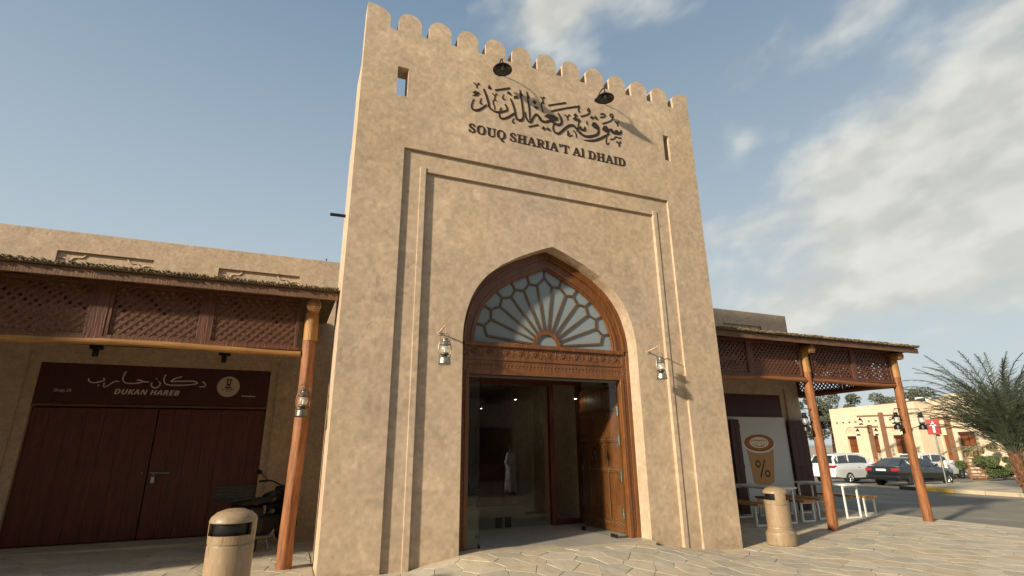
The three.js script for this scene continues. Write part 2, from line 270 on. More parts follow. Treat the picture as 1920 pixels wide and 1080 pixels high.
{
  const t = thing('gate_tower', 'tall tan plastered gate tower with rounded battlements and pointed arch doorway', 'tower', [0, 0, 0]);
  const slots = () => [rect(-2.473, -2.288, 7.28, 7.84), rect(2.985, 3.125, 7.24, 7.83)];
  const L1 = holed(rect(TL, TR, -0.35, CREN), ...slots());
  // the stepped recess and the doorway are open to the ground, so outline them instead of cutting holes
  const front = (half) => poly([[TL, -0.35], ...half, [TR, -0.35], [TR, CREN], [TL, CREN]]);
  const g = [];
  g.push(slab(holed(front([[-2.288, -0.35], [-2.288, 6.324], [2.933, 6.324], [2.933, -0.35]]), ...slots()), -0.046, 0));
  g.push(slab(holed(front([[-1.906, -0.35], [-1.906, 5.976], [2.57, 5.976], [2.57, -0.35]]), ...slots()), -0.09, -0.046));
  g.push(slab(holed(rect(TL, TR, 6.6, CREN), ...slots()), -0.3, -0.09));
  const A = archPts(OUT, -0.35);
  g.push(slab(poly([[TL, -0.35], ...A, [TR, -0.35], [TR, 6.6], [TL, 6.6]]), -0.62, -0.09));
  g.push(slab(poly([[TL, -0.35], [-1.42, -0.35], [-1.42, 5.1], [2.19, 5.1], [2.19, -0.35], [TR, -0.35], [TR, 6.6], [TL, 6.6]]), -1.05, -0.62));
  g.push(box(TL, TL + 0.3, 6.6, 7.9, -0.85, -0.3), box(TR - 0.3, TR, 6.6, 7.9, -0.85, -0.3));
  part('wall', g, M.plaster, t);
  part('rib', [rbox(-2.003, -1.9065, -0.35, 6.05, -0.06, -0.03, 0.008)], M.plaster, t);
  part('rib', [rbox(2.5705, 2.662, -0.35, 6.05, -0.06, -0.03, 0.008)], M.plaster, t);
  for (let i = 0; i < 13; i++) {
    const x = -3.04 + 0.532 * i + (i % 12 ? rr(-0.008, 0.008) : 0), w = 0.392 + (i % 12 ? rr(-0.012, 0.012) : 0), r = w / 2, h = MER - CREN, s = new THREE.Shape();
    const j = rr(-0.012, 0.012);
    if (i === 0) { s.moveTo(TL, CREN); s.lineTo(x + w, CREN); s.lineTo(x + w, MER - r); s.absellipse(x + 0.06, MER - r, w - 0.06, r, 0, Math.PI / 2, false); s.lineTo(TL, MER); }
    else if (i === 12) { s.moveTo(x, CREN); s.lineTo(TR, CREN); s.lineTo(TR, MER); s.lineTo(x + w - 0.06, MER); s.absellipse(x + w - 0.06, MER - r, w - 0.06, r, Math.PI / 2, Math.PI, false); }
    else { s.moveTo(x, CREN); s.lineTo(x + w, CREN); s.lineTo(x + w, CREN + h - r + j); s.absarc(x + r, CREN + h - r + j, r, 0, Math.PI, false); }
    part('merlon', slab(s, -0.3, 0), M.plaster, t);
  }
}
// wooden rain spout on the tower's flank
tag(part('rain_spout', [at(rod([0, 0, 0], [-0.34, -0.01, 0], 0.028, 0.028, 8), TL + 0.1, 5.3, -0.75)], M.black, scene), 'thin dark spout sticking out of the tower flank above the parapet', 'spout');
tag(part('satellite_dish', [at(new THREE.SphereGeometry(0.3, 14, 8, 0, 6.3, 0, 0.7), -3.2, 5.55, -4.6, -1, 0, 0.4), rod([-3.2, 5.3, -4.6], [-3.15, 5.9, -4.7], 0.02)], M.tinDark, scene), 'small dark dish on the flat roof beside the tower', 'dish');

// ---------------------------------------------------------------- arched timber door surround
const FLOOR = 0.235;
{
  const t = thing('door_surround', 'carved brown timber arch frame with radiating fanlight in the tower doorway', 'door frame', [0, 0, 0]);
  const ring = (t0, t1, z0, z1, y0) => { const o = archPts(lerpArch(t0), y0), i = archPts(lerpArch(t1), y0); return slab(poly([...o, ...i.reverse()]), z0, z1, 0.006); };
  part('arch_frame', [ring(0.0, 0.34, -0.5, -0.36, 3.29), ring(0.3, 0.42, -0.5, -0.345, 3.29), ring(0.4, 0.78, -0.5, -0.385, 3.29), ring(0.76, 0.9, -0.5, -0.37, 3.29), ring(0.88, 1.0, -0.5, -0.40, 3.29)], M.frameWood, t);
  for (const s of [-1, 1]) {
    const xo = CX + s * 1.6, X = (a, b) => [Math.min(xo - s * a, xo - s * b), Math.max(xo - s * a, xo - s * b)];
    const b1 = X(0, 0.07), b2 = X(0.06, 0.15), b3 = X(0.14, 0.205), w = s < 0 ? -1 : 1;
    const j = part('jamb', [rbox(...b1, FLOOR, 3.285, -0.5, -0.36, 0.008), rbox(...b2, FLOOR, 3.285, -0.5, -0.378, 0.006), rbox(...b3, FLOOR, 2.8, -0.5, -0.365, 0.008)], M.frameWood, t);
    const c = []; for (let y = FLOOR + 0.12; y < 3.2; y += 0.055) { const m = (b2[0] + b2[1]) / 2; c.push(at(new THREE.TorusGeometry(0.021, 0.006, 4, 8, 4.5), m, y, -0.376, 0, 0, (y * 37) % 6.28), at(new THREE.SphereGeometry(0.007, 5, 4), m + 0.03 * Math.sin(y * 60), y + 0.027, -0.376)); }
    stuff(part('carving', c, M.frameWood, j));
  }
  const hd = part('header', [rbox(CX - 1.46, CX + 1.46, 2.78, 2.86, -0.5, -0.375, 0.008), rbox(CX - 1.46, CX + 1.46, 2.855, 3.015, -0.5, -0.39, 0.004), rbox(CX - 1.46, CX + 1.46, 3.01, 3.06, -0.5, -0.372, 0.008), rbox(CX - 1.46, CX + 1.46, 3.055, 3.235, -0.5, -0.388, 0.004), rbox(CX - 1.5, CX + 1.5, 3.23, 3.3, -0.5, -0.345, 0.012)], M.frameWood, t);
  const cv = [];
  for (let k = -5; k <= 5; k++) {
    const x = CX + k * 0.262, y = 3.145, z = -0.386;
    cv.push(at(new THREE.TorusGeometry(0.05, 0.008, 5, 16), x, y, z));
    for (let q = 0; q < 6; q++) { const a = q * 1.047; cv.push(at(new THREE.SphereGeometry(0.018, 6, 4), x + 0.028 * Math.cos(a), y + 0.028 * Math.sin(a), z)); }
    cv.push(at(new THREE.SphereGeometry(0.013, 6, 4), x, y, z + 0.003));
    for (const s of [-1, 1]) { cv.push(at(new THREE.TorusGeometry(0.034, 0.007, 4, 10, 4.2), x + s * 0.09, y + 0.03, z, 0, 0, s > 0 ? 0.6 : 2.2), at(new THREE.TorusGeometry(0.03, 0.007, 4, 10, 4.2), x + s * 0.1, y - 0.035, z, 0, 0, s > 0 ? 2.4 : 0.4)); }
  }
  for (let x = CX - 1.38; x < CX + 1.4; x += 0.066) cv.push(at(new THREE.TorusGeometry(0.027, 0.007, 4, 9, 3.6), x, 2.92, -0.388, 0, 0, 0.2), at(new THREE.TorusGeometry(0.023, 0.006, 4, 9, 3.6), x + 0.033, 2.955, -0.388, 0, 0, 3.3));
  stuff(part('carving', cv, M.frameWood, hd));
  // fanlight: hub, spokes, petal tips, short bars to the frame, one pane in every opening
  const hub = [0.385, 3.305], hr = 0.265, N = 12, inner = archPts(INN, 3.3).slice(1, -1);
  const hit = (a) => { const dx = Math.cos(a), dy = Math.sin(a); let best = 9; for (let i = 0; i + 1 < inner.length; i++) { const [x1, y1] = inner[i], [x2, y2] = inner[i + 1], ex = x2 - x1, ey = y2 - y1, den = dx * ey - dy * ex; if (Math.abs(den) < 1e-9) continue; const s = ((x1 - hub[0]) * ey - (y1 - hub[1]) * ex) / den, u = ((x1 - hub[0]) * dy - (y1 - hub[1]) * dx) / den; if (u >= -0.001 && u <= 1.001 && s > 0 && s < best) best = s; } return best > 8 ? 1.31 : best; };
  const pol = (a, r) => [hub[0] + r * Math.cos(a), hub[1] + r * Math.sin(a)];
  const ang = (i) => Math.PI * (0.034 + 0.932 * i / (N - 1)), bar = (p, q, w, z0, z1) => { const dx = q[0] - p[0], dy = q[1] - p[1], L = Math.hypot(dx, dy), g = new THREE.BoxGeometry(L + w * 0.6, w, z1 - z0); return at(uvm(g), (p[0] + q[0]) / 2, (p[1] + q[1]) / 2, (z0 + z1) / 2, 0, 0, Math.atan2(dy, dx)); };
  const sp = [], tips = [], ends = [];
  for (let i = 0; i < N; i++) { const a = ang(i); sp.push(pol(a, hit(a) * 0.83)); }
  for (let i = 0; i + 1 < N; i++) { const a = (ang(i) + ang(i + 1)) / 2, h = hit(a); tips.push(pol(a, h * 0.89)); ends.push([a, h]); }
  const Z0 = -0.475, Z1 = -0.435, wd = 0.034;
  const pane = (pts) => part('pane', slab(poly(pts), -0.462, -0.456), M.fan, t);
  part('hub_ring', [slab(holed(poly(Array.from({ length: 25 }, (_, i) => pol(Math.PI * i / 24, hr))), poly(Array.from({ length: 25 }, (_, i) => pol(Math.PI * (0.02 + 0.96 * i / 24), hr - 0.065)))), Z0, Z1 + 0.012)], M.frameWood, t);
  for (let i = 0; i < N; i++) part('spoke', bar(pol(ang(i), hr - 0.01), sp[i], wd, Z0, Z1), M.fanBar, t);
  for (let i = 0; i + 1 < N; i++) {
    const o = pol(ends[i][0], ends[i][1] + 0.01);
    part('petal_bar', [bar(sp[i], tips[i], wd, Z0 + 0.001, Z1 - 0.001), bar(tips[i], sp[i + 1], wd, Z0 + 0.002, Z1 - 0.002), bar(tips[i], o, wd, Z0 + 0.003, Z1 - 0.003)], M.fanBar, t);
    pane([pol(ang(i), hr), sp[i], tips[i], sp[i + 1], pol(ang(i + 1), hr), pol((ang(i) + ang(i + 1)) / 2, hr)]);
    if (i > 0) { const a0 = ends[i - 1][0], a1 = ends[i][0], arc = [0, 0.25, 0.5, 0.75, 1].map((k) => { const a = mix(a0, a1, k); return pol(a, hit(a)); }); pane([tips[i - 1], sp[i], tips[i], ...arc.reverse()]); }
  }
  for (const s of [0, 1]) { const i = s ? N - 1 : 0, a1 = s ? ends[N - 2][0] : ends[0][0], aH = s ? Math.PI - 0.012 : 0.012, arc = [0, 0.3, 0.6, 1].map((k) => { const a = mix(a1, aH, k); return pol(a, hit(a)); }); pane([s ? tips[N - 2] : tips[0], ...arc, pol(aH, hr), pol(ang(i), hr), sp[i]]); }
  pane(Array.from({ length: 19 }, (_, i) => pol(Math.PI * i / 18, hr - 0.05)));
}

// ---------------------------------------------------------------- entrance hall behind the doorway
M.tile = std({ map: tex(512, 512, (u, v) => { const k = 0.85 + 0.3 * fb(u, v, 8, 5, 810), q = (u * 4 % 1 < 0.012 || v * 4 % 1 < 0.012) ? 0.75 : 1; return [0.36 * k * q, 0.33 * k * q, 0.28 * k * q]; }, true, 2.4), roughness: 0.38 });
{
  const hall = thing('entrance_hall', 'dark entrance hall with pale tiled floor behind the glass doors', 'hall', [0, 0, 0]);
  part('floor', [box(-1.41, 2.18, -0.35, FLOOR, -19.2, -0.12)], M.tile, hall);
  part('threshold', [box(CX - 1.598, CX + 1.598, -0.35, FLOOR - 0.004, -0.118, 0.012)], M.paver, hall);
  part('wall', [box(-1.6, -1.415, FLOOR, 3.3, -19.2, -1.055)], M.plasterShop, hall); part('wall', [box(2.19, 2.4, FLOOR, 3.3, -19.2, -1.055)], M.plasterShop, hall); part('wall', [box(-1.6, 2.4, FLOOR, 3.3, -19.4, -19.2)], M.plasterShop, hall);
  part('ceiling', [box(-1.6, 2.4, 3.301, 3.45, -19.4, -1.055), box(-1.41, 2.18, 3.301, 5.2, -1.2, -1.06)], M.ceiling, hall);
  part('display_cabinet', [rbox(0.95, 2.1, FLOOR, 1.25, -6.4, -5.9, 0.02)], M.doorWood, hall); part('display_cabinet', [rbox(-1.38, -0.6, FLOOR, 2.4, -7.5, -5, 0.02)], M.doorWood, hall);
}
// inner glazed partition with brown frame
{
  const t = thing('inner_glass_partition', 'inner glass double door in a dark brown frame inside the hall', 'glass door', [0, 0, 0]);
  part('frame', [rbox(1.30, 1.40, FLOOR, 3.0, -2.34, -2.24, 0.008), rbox(-1.40, -1.3, FLOOR, 3.0, -2.34, -2.24, 0.008), rbox(-1.3, 1.3, 2.86, 3.0, -2.34, -2.24, 0.008), rbox(1.40, 1.95, FLOOR, FLOOR + 0.1, -2.33, -2.25, 0.006), rbox(1.95, 2.05, FLOOR, 3.0, -2.34, -2.24, 0.008), rbox(1.40, 1.95, 2.9, 3.0, -2.33, -2.25, 0.006)], M.darkWood, t);
  part('pane', [box(-1.29, 0.305, FLOOR + 0.01, 2.85, -2.296, -2.286)], M.glass, t); part('pane', [box(0.315, 1.29, FLOOR + 0.01, 2.85, -2.296, -2.286)], M.glass, t);
  part('lock', [rbox(0.16, 0.27, FLOOR + 0.02, FLOOR + 0.19, -2.31, -2.27, 0.006)], M.black, t); part('lock', [rbox(0.35, 0.46, FLOOR + 0.02, FLOOR + 0.19, -2.31, -2.27, 0.006)], M.black, t);
}
for (const [x, z, yl, l] of [[1.0, -5.6, 2.65, 'small lit pendant light deepest in the hall'], [1.38, -4.2, 2.77, 'small lit pendant light beyond the inner partition'], [1.72, -1.9, 2.6, 'small lit pendant light above the open studded door']]) {
  const t = thing('pendant_light', l, 'light', [x, yl, z], 0, 'pendant lights in the hall');
  part('stem', rod([0, 0, 0], [0, 3.3 - yl, 0], 0.006), M.black, t);
  part('trim', lathe([[0.05, 0], [0.065, -0.004], [0.065, -0.014], [0.048, -0.014]], 16), M.tin, t);
  part('bulb', at(new THREE.CylinderGeometry(0.022, 0.022, 0.01, 14), 0, -0.01, 0), M.bulb, t);
  const p = new THREE.PointLight(rgb(1, 0.85, 0.62), 0.03, 0, 2); p.position.set(0, -0.035, 0); p.castShadow = true; t.add(p);
}
// frameless glass leaves and side panes
function glassLeaf(label, x, z, ry, w, handleAt) {
  const t = thing('glass_door_leaf', label, 'glass door', [x, FLOOR, z], ry, 'frameless glass entrance doors');
  part('pane', [box(0.01, w, 0.012, 2.52, -0.006, 0.006)], M.glass, t);
  part('patch_fitting', [rbox(0, 0.17, 0.004, 0.055, -0.018, 0.018, 0.006)], M.black, t); part('patch_fitting', [rbox(0, 0.17, 2.475, 2.53, -0.018, 0.018, 0.006)], M.black, t);
  part('corner_patch', [rbox(w - 0.1, w + 0.005, 0.004, 0.06, -0.018, 0.018, 0.006)], M.black, t);
  if (handleAt) { const hx = w - 0.09; part('pull_handle', [rod([hx, 0.4, 0.05], [hx, 1.62, 0.05], 0.014), rod([hx, 0.55, 0], [hx, 0.55, 0.05], 0.008), rod([hx, 1.47, 0], [hx, 1.47, 0.05], 0.008)], M.black, t); }
  return t;
}
glassLeaf('frameless glass leaf swung inward beside the narrow glass side pane', -0.80, -0.45, 1.28, 1.05, false);
glassLeaf('frameless glass leaf with long black pull handle open against the studded door', 1.575, -0.45, Math.PI - 1.53, 1.06, true);
for (const [a, b, l] of [[-1.005, -0.815, 'narrow fixed glass side pane by the open leaf without handle'], [1.59, 1.775, 'narrow fixed glass side pane before the hinges of the studded door']]) {
  const t = thing('glass_side_pane', l, 'glass pane', [0, 0, 0], 0, 'fixed side panes of the entrance');
  part('pane', [box(a, b, FLOOR + 0.006, 2.776, -0.456, -0.446)], M.glass, t); part('channel', [rbox(a, b, FLOOR, FLOOR + 0.03, -0.466, -0.436, 0.004)], M.tinDark, t);
}
tag(part('door_transom_track', [rbox(-1.0, 1.77, 2.735, 2.778, -0.47, -0.43, 0.004)], M.tinDark, scene), 'slim dark metal track above the frameless glass doors', 'door track');
// studded door leaf folded back against the right wall of the passage
{
  const t = thing('studded_door', 'brown studded timber door with arched wicket standing open inside the entrance', 'door', [1.845, FLOOR, -1.99], -Math.PI / 2 + 0.05);
  const w = 1.3, h = 2.5;
  for (let k = 0; k < 5; k++) part('plank', [rbox(k * w / 5 + 0.004, (k + 1) * w / 5 - 0.004, 0.01, h, -0.055, -0.012 + rr(-0.002, 0.002), 0.006)], M.doorWood, t);
  for (const y of [0.1, 0.98, 1.5, 2.05]) {
    const r = part('rail', [rbox(0, w, y, y + 0.1, -0.014, 0.008, 0.005)], M.doorWood, t);
    const s = []; for (let x = 0.05; x < w; x += 0.1) s.push(at(new THREE.SphereGeometry(0.021, 8, 5, 0, 6.3, 0, 1.6), x, y + 0.05, 0.007, Math.PI / 2, 0, 0)); stuff(part('studs', s, M.tinDark, r));
  }
  const wk = [[0.3, 0.2], [0.3, 1.15], [0.34, 1.32], [0.45, 1.45], [0.6, 1.52], [0.75, 1.45], [0.86, 1.32], [0.9, 1.15], [0.9, 0.2], [0.3, 0.2]];
  const trim = []; for (let i = 0; i + 1 < wk.length; i++) trim.push(rod([wk[i][0], wk[i][1], 0.004], [wk[i + 1][0], wk[i + 1][1], 0.004], 0.014, 0.014, 6));
  part('wicket_trim', trim, M.frameWood, t);
  part('knocker', [at(new THREE.TorusGeometry(0.055, 0.012, 6, 16), 0.5, 1.24, 0.03), at(new THREE.SphereGeometry(0.03, 10, 8), 0.5, 1.31, 0.015)], M.tinDark, t);
  for (const y of [0.25, 0.85, 1.45, 1.95, 2.35]) part('hinge', [rod([w, y, 0.02], [w, y + 0.16, 0.02], 0.014), rbox(w - 0.07, w, y + 0.01, y + 0.15, -0.002, 0.018, 0.004)], M.steel, t);
}

// ---------------------------------------------------------------- raised sign lettering on the tower
const CAL = {"st":[[-1.132,7.905,0.024,-1.082,7.857,0.024,-1.072,7.805,0.024],[-1.054,7.92,0.021,-1.04,7.902,0.021,-1.014,7.891,0.021],[-1.082,7.853,0.018,-1.05,7.903,0.018],[-1.127,7.557,0.021,-1.152,7.493,0.024,-1.167,7.424,0.026,-1.159,7.355,0.032,-1.108,7.33,0.045,-1.038,7.356,0.05,-0.967,7.414,0.045,-0.887,7.501,0.035],[-0.945,7.82,0.036,-0.898,7.701,0.041,-0.857,7.559,0.041,-0.837,7.471,0.039,-0.778,7.422,0.035,-0.706,7.402,0.043,-0.639,7.416,0.044,-0.552,7.457,0.041,-0.495,7.494,0.036,-0.498,7.548,0.036,-0.535,7.611,0.027],[-0.989,7.617,0.011,-1.011,7.539,0.021,-1.0,7.498,0.029,-0.965,7.497,0.01],[-0.726,7.857,0.033,-0.434,7.986,0.034],[-0.782,7.778,0.021,-0.732,7.726,0.021,-0.739,7.658,0.021,-0.765,7.614,0.021,-0.755,7.551,0.021,-0.735,7.498,0.02,-0.735,7.448,0.021],[-0.706,7.796,0.021,-0.729,7.73,0.021],[-0.709,7.791,0.016,-0.679,7.767,0.016],[-0.739,7.658,0.018,-0.692,7.631,0.019],[-0.564,7.818,0.007,-0.582,7.746,0.019,-0.565,7.706,0.026,-0.531,7.72,0.009],[-0.609,7.518,0.028,-0.633,7.454,0.028],[-0.429,7.761,0.028,-0.377,7.642,0.037,-0.343,7.518,0.037,-0.327,7.41,0.037,-0.293,7.353,0.047,-0.231,7.35,0.055,-0.182,7.41,0.043,-0.183,7.58,0.034,-0.207,7.785,0.036,-0.235,8.005,0.023],[-0.643,7.392,0.029,-0.638,7.319,0.036,-0.596,7.293,0.045,-0.519,7.322,0.046,-0.423,7.398,0.044,-0.352,7.469,0.037],[-0.095,8.006,0.023,-0.071,7.822,0.036,-0.049,7.597,0.037,-0.048,7.407,0.024],[-0.135,7.555,0.017,-0.123,7.453,0.032,-0.084,7.378,0.042,-0.036,7.362,0.053,0.021,7.472,0.042,0.091,7.562,0.047,0.14,7.532,0.048,0.193,7.459,0.048,0.275,7.447,0.05,0.359,7.483,0.048],[-0.362,7.368,0.011,-0.389,7.291,0.026,-0.376,7.261,0.033,-0.342,7.27,0.011],[-0.069,7.255,0.03,0.126,7.347,0.03],[0.184,7.972,0.024,0.224,7.934,0.025,0.227,7.876,0.025,0.193,7.807,0.024,0.214,7.725,0.024,0.23,7.642,0.024],[0.254,7.991,0.023,0.226,7.934,0.024],[0.252,7.991,0.018,0.286,7.971,0.018],[0.227,7.876,0.024,0.258,7.835,0.024],[0.346,7.825,0.035,0.727,7.989,0.036],[0.399,7.711,0.034,0.712,7.86,0.036,1.025,7.994,0.036],[1.015,7.987,0.029,0.995,7.896,0.029,1.017,7.851,0.029],[0.139,7.512,0.038,0.183,7.447,0.046,0.265,7.444,0.048,0.378,7.497,0.046,0.442,7.475,0.051,0.525,7.448,0.059,0.602,7.491,0.048,0.614,7.578,0.045,0.584,7.648,0.04,0.544,7.716,0.026],[0.445,7.447,0.027,0.428,7.337,0.031,0.462,7.269,0.039,0.527,7.256,0.048,0.594,7.311,0.049,0.693,7.422,0.051,0.792,7.501,0.055,0.869,7.515,0.052,0.934,7.463,0.048,1.007,7.383,0.048,1.083,7.348,0.048,1.17,7.35,0.051,1.271,7.389,0.049],[0.687,7.714,0.03,0.742,7.669,0.03,0.754,7.609,0.03],[0.784,7.74,0.026,0.744,7.67,0.026],[0.785,7.735,0.018,0.816,7.713,0.018],[0.992,7.645,0.025,0.958,7.469,0.025],[1.224,8.003,0.023,1.196,7.949,0.022,1.224,7.927,0.023,1.251,7.964,0.023,1.227,8.001,0.022],[1.249,7.959,0.027,1.232,7.888,0.027,1.138,7.813,0.027,1.037,7.766,0.026],[1.176,7.703,0.013,1.163,7.639,0.026,1.196,7.623,0.026],[0.748,7.378,0.026,0.736,7.327,0.027,0.774,7.321,0.026,0.727,7.286,0.026,0.762,7.261,0.026,0.839,7.299,0.027],[0.859,7.41,0.024,0.909,7.359,0.028,0.919,7.265,0.016],[1.417,7.644,0.048,1.426,7.556,0.047,1.405,7.471,0.056,1.312,7.404,0.056,1.19,7.355,0.061,1.083,7.348,0.055,1.008,7.403,0.048,0.932,7.433,0.044],[1.643,7.62,0.042,1.646,7.53,0.042,1.554,7.448,0.052,1.428,7.358,0.056,1.305,7.294,0.051,1.185,7.265,0.038,1.072,7.253,0.01],[1.657,7.603,0.047,1.721,7.639,0.056,1.778,7.583,0.057,1.845,7.645,0.043,1.894,7.606,0.053,1.937,7.621,0.055,1.952,7.686,0.03],[1.717,7.588,0.038,1.777,7.567,0.038,1.934,7.59,0.038],[1.491,7.931,0.03,1.539,7.959,0.03,1.599,7.942,0.03,1.565,7.894,0.03,1.482,7.86,0.03],[1.744,8.013,0.027,1.714,7.964,0.028,1.743,7.936,0.028,1.783,7.977,0.027,1.763,8.016,0.027],[1.782,7.972,0.033,1.76,7.883,0.032,1.65,7.794,0.032,1.523,7.726,0.032],[1.825,7.849,0.03,1.868,7.809,0.03,1.88,7.755,0.03],[1.916,7.877,0.026,1.87,7.809,0.026],[1.678,7.413,0.026,1.757,7.437,0.026,1.813,7.5,0.026,1.874,7.49,0.026,1.937,7.505,0.027],[1.821,7.402,0.034,1.873,7.354,0.033,1.879,7.296,0.033],[1.92,7.42,0.031,1.875,7.355,0.032],[1.605,7.45,0.017,1.581,7.325,0.029,1.608,7.282,0.037,1.647,7.331,0.014]],"pg":[[-1.154,7.686,-1.11,7.735,-1.016,7.711,-1.073,7.637,-1.154,7.625,-1.09,7.672],[-0.846,7.945,-0.799,7.869,-0.839,7.847,-0.866,7.857],[-0.472,7.911,-0.404,7.863,-0.425,7.827,-0.5,7.866],[-0.359,7.835,-0.29,7.854,-0.27,7.811,-0.36,7.782],[-0.104,8.008,-0.039,7.88,-0.075,7.875],[-0.244,8.007,-0.174,7.886,-0.215,7.869],[0.048,7.86,0.101,7.821,0.082,7.777,0.019,7.808],[0.063,7.738,0.126,7.721,0.107,7.672,0.044,7.704],[0.251,7.565,0.317,7.622,0.438,7.629,0.54,7.597,0.528,7.546,0.415,7.497,0.351,7.529],[0.954,7.478,1.03,7.546,1.042,7.5,1.081,7.49,1.114,7.567,1.141,7.515,1.118,7.455,1.039,7.445],[0.917,7.805,0.969,7.768,0.937,7.72,0.88,7.75],[0.908,7.723,0.974,7.685,0.923,7.627,0.857,7.67],[0.971,7.709,1.032,7.675,1.015,7.631,0.977,7.641],[0.221,7.342,0.27,7.307,0.246,7.254,0.188,7.286],[0.308,7.34,0.376,7.3,0.351,7.265,0.284,7.296],[1.271,7.627,1.305,7.701,1.361,7.71,1.418,7.664,1.438,7.589,1.382,7.565,1.323,7.58],[1.504,7.595,1.551,7.682,1.612,7.693,1.66,7.644,1.666,7.585,1.581,7.544],[1.284,7.846,1.327,7.812,1.304,7.761,1.246,7.796],[1.371,7.869,1.427,7.808,1.405,7.777,1.337,7.815]],"ds":[[-6.793,2.853,0.019,-6.775,2.803,0.02,-6.705,2.781,0.019,-6.625,2.803,0.02,-6.568,2.828,0.02,-6.585,2.869,0.02],[-6.649,2.74,0.02,-6.623,2.741,0.02],[-6.35,2.813,0.02,-6.399,2.819,0.02,-6.459,2.781,0.02,-6.516,2.727,0.019,-6.558,2.723,0.02,-6.56,2.786,0.02],[-6.279,2.99,0.02,-6.302,2.925,0.02,-6.302,2.844,0.02,-6.26,2.797,0.02,-6.161,2.789,0.02,-6.056,2.805,0.021,-6.005,2.825,0.021,-5.92,2.824,0.021],[-6.097,2.846,0.02,-6.054,2.851,0.021,-6.005,2.825,0.021],[-5.767,2.841,0.021,-5.74,2.801,0.021,-5.766,2.742,0.021,-5.824,2.726,0.021,-5.871,2.767,0.021,-5.867,2.816,0.021],[-5.822,2.886,0.021,-5.796,2.887,0.021],[-5.68,2.963,0.021,-5.699,2.891,0.021,-5.671,2.81,0.022,-5.6,2.783,0.021,-5.446,2.782,0.021,-5.271,2.8,0.021,-5.17,2.828,0.022,-5.195,2.857,0.022,-5.343,2.858,0.022,-5.508,2.851,0.021,-5.585,2.848,0.021,-5.516,2.904,0.021,-5.428,2.936,0.022],[-5.09,2.861,0.022,-5.034,2.809,0.022,-5.055,2.772,0.022,-5.124,2.77,0.022]]};
function strokeShape(q, sx = 1) {
  const P = []; for (let i = 0; i < q.length; i += 3) P.push(V(q[i], q[i + 1], q[i + 2]));
  const c = P.length > 2 ? new THREE.CatmullRomCurve3(P, false, 'centripetal').getPoints(P.length * 4) : P, L = [], R = [];
  for (let i = 0; i < c.length; i++) { const a = c[Math.max(0, i - 1)], b = c[Math.min(c.length - 1, i + 1)], dx = b.x - a.x, dy = b.y - a.y, l = Math.hypot(dx, dy) || 1, w = c[i].z * 0.44; L.push([c[i].x - dy / l * w, c[i].y + dx / l * w]); R.push([c[i].x + dy / l * w, c[i].y - dx / l * w]); }
  return poly([...L, ...R.reverse()]);
}
const fonts = new FontLoader(), serifB = await fonts.loadAsync('fonts/droid/droid_serif_bold.typeface.json'), sansB = await fonts.loadAsync('fonts/droid/droid_sans_bold.typeface.json'), sansR = await fonts.loadAsync('fonts/droid/droid_sans_regular.typeface.json');
function textRow(str, font, x0, x1, y, cap, depth, z, mat, parent, name, tone) {
  const size = cap / 0.992; let pen = 0; const gl = [];
  for (const ch of str) { const ha = font.data.glyphs[ch]?.ha ?? font.data.glyphs[' '].ha, adv = ha * size / font.data.resolution; if (ch !== ' ') gl.push([ch, pen]); pen += adv; }
  const k = (x1 - x0) / pen;
  for (const [ch, p] of gl) { const g = new TextGeometry(ch, { font, size, depth, curveSegments: 4, bevelEnabled: false }); const kg = Math.min(k, 1.14); g.scale(kg, 1, 1); const ha = font.data.glyphs[ch].ha * size / font.data.resolution; g.translate(ha * (k - kg) / 2, 0, 0); if (tone) g.applyMatrix4(new THREE.Matrix4().makeShear(0, 0, tone, 0, 0, 0)); g.translate(x0 + p * k, y, z); part(name, strip(g), mat, parent); }
}
{
  const t = thing('tower_sign', 'raised dark brown Arabic calligraphy and Latin lettering on the upper tower', 'sign', [0, 0, 0]);
  let k = 0;
  for (const q of CAL.st) part('calligraphy_stroke', slab(strokeShape(q), -0.002 - (k % 7) * 0.0003, 0.008 + (k++ % 7) * 0.0005), M.letter, t);
  for (const q of CAL.pg) { const P = []; for (let i = 0; i < q.length; i += 2) P.push([q[i], q[i + 1]]); part('calligraphy_mark', slab(poly(P), -0.0045, 0.0118), M.letter, t); }
  textRow("SOUQ SHARIA'T Al DHAID", serifB, -1.222, 2.0, 6.872, 0.172, 0.014, -0.004, M.letter, t, 'letter');
}

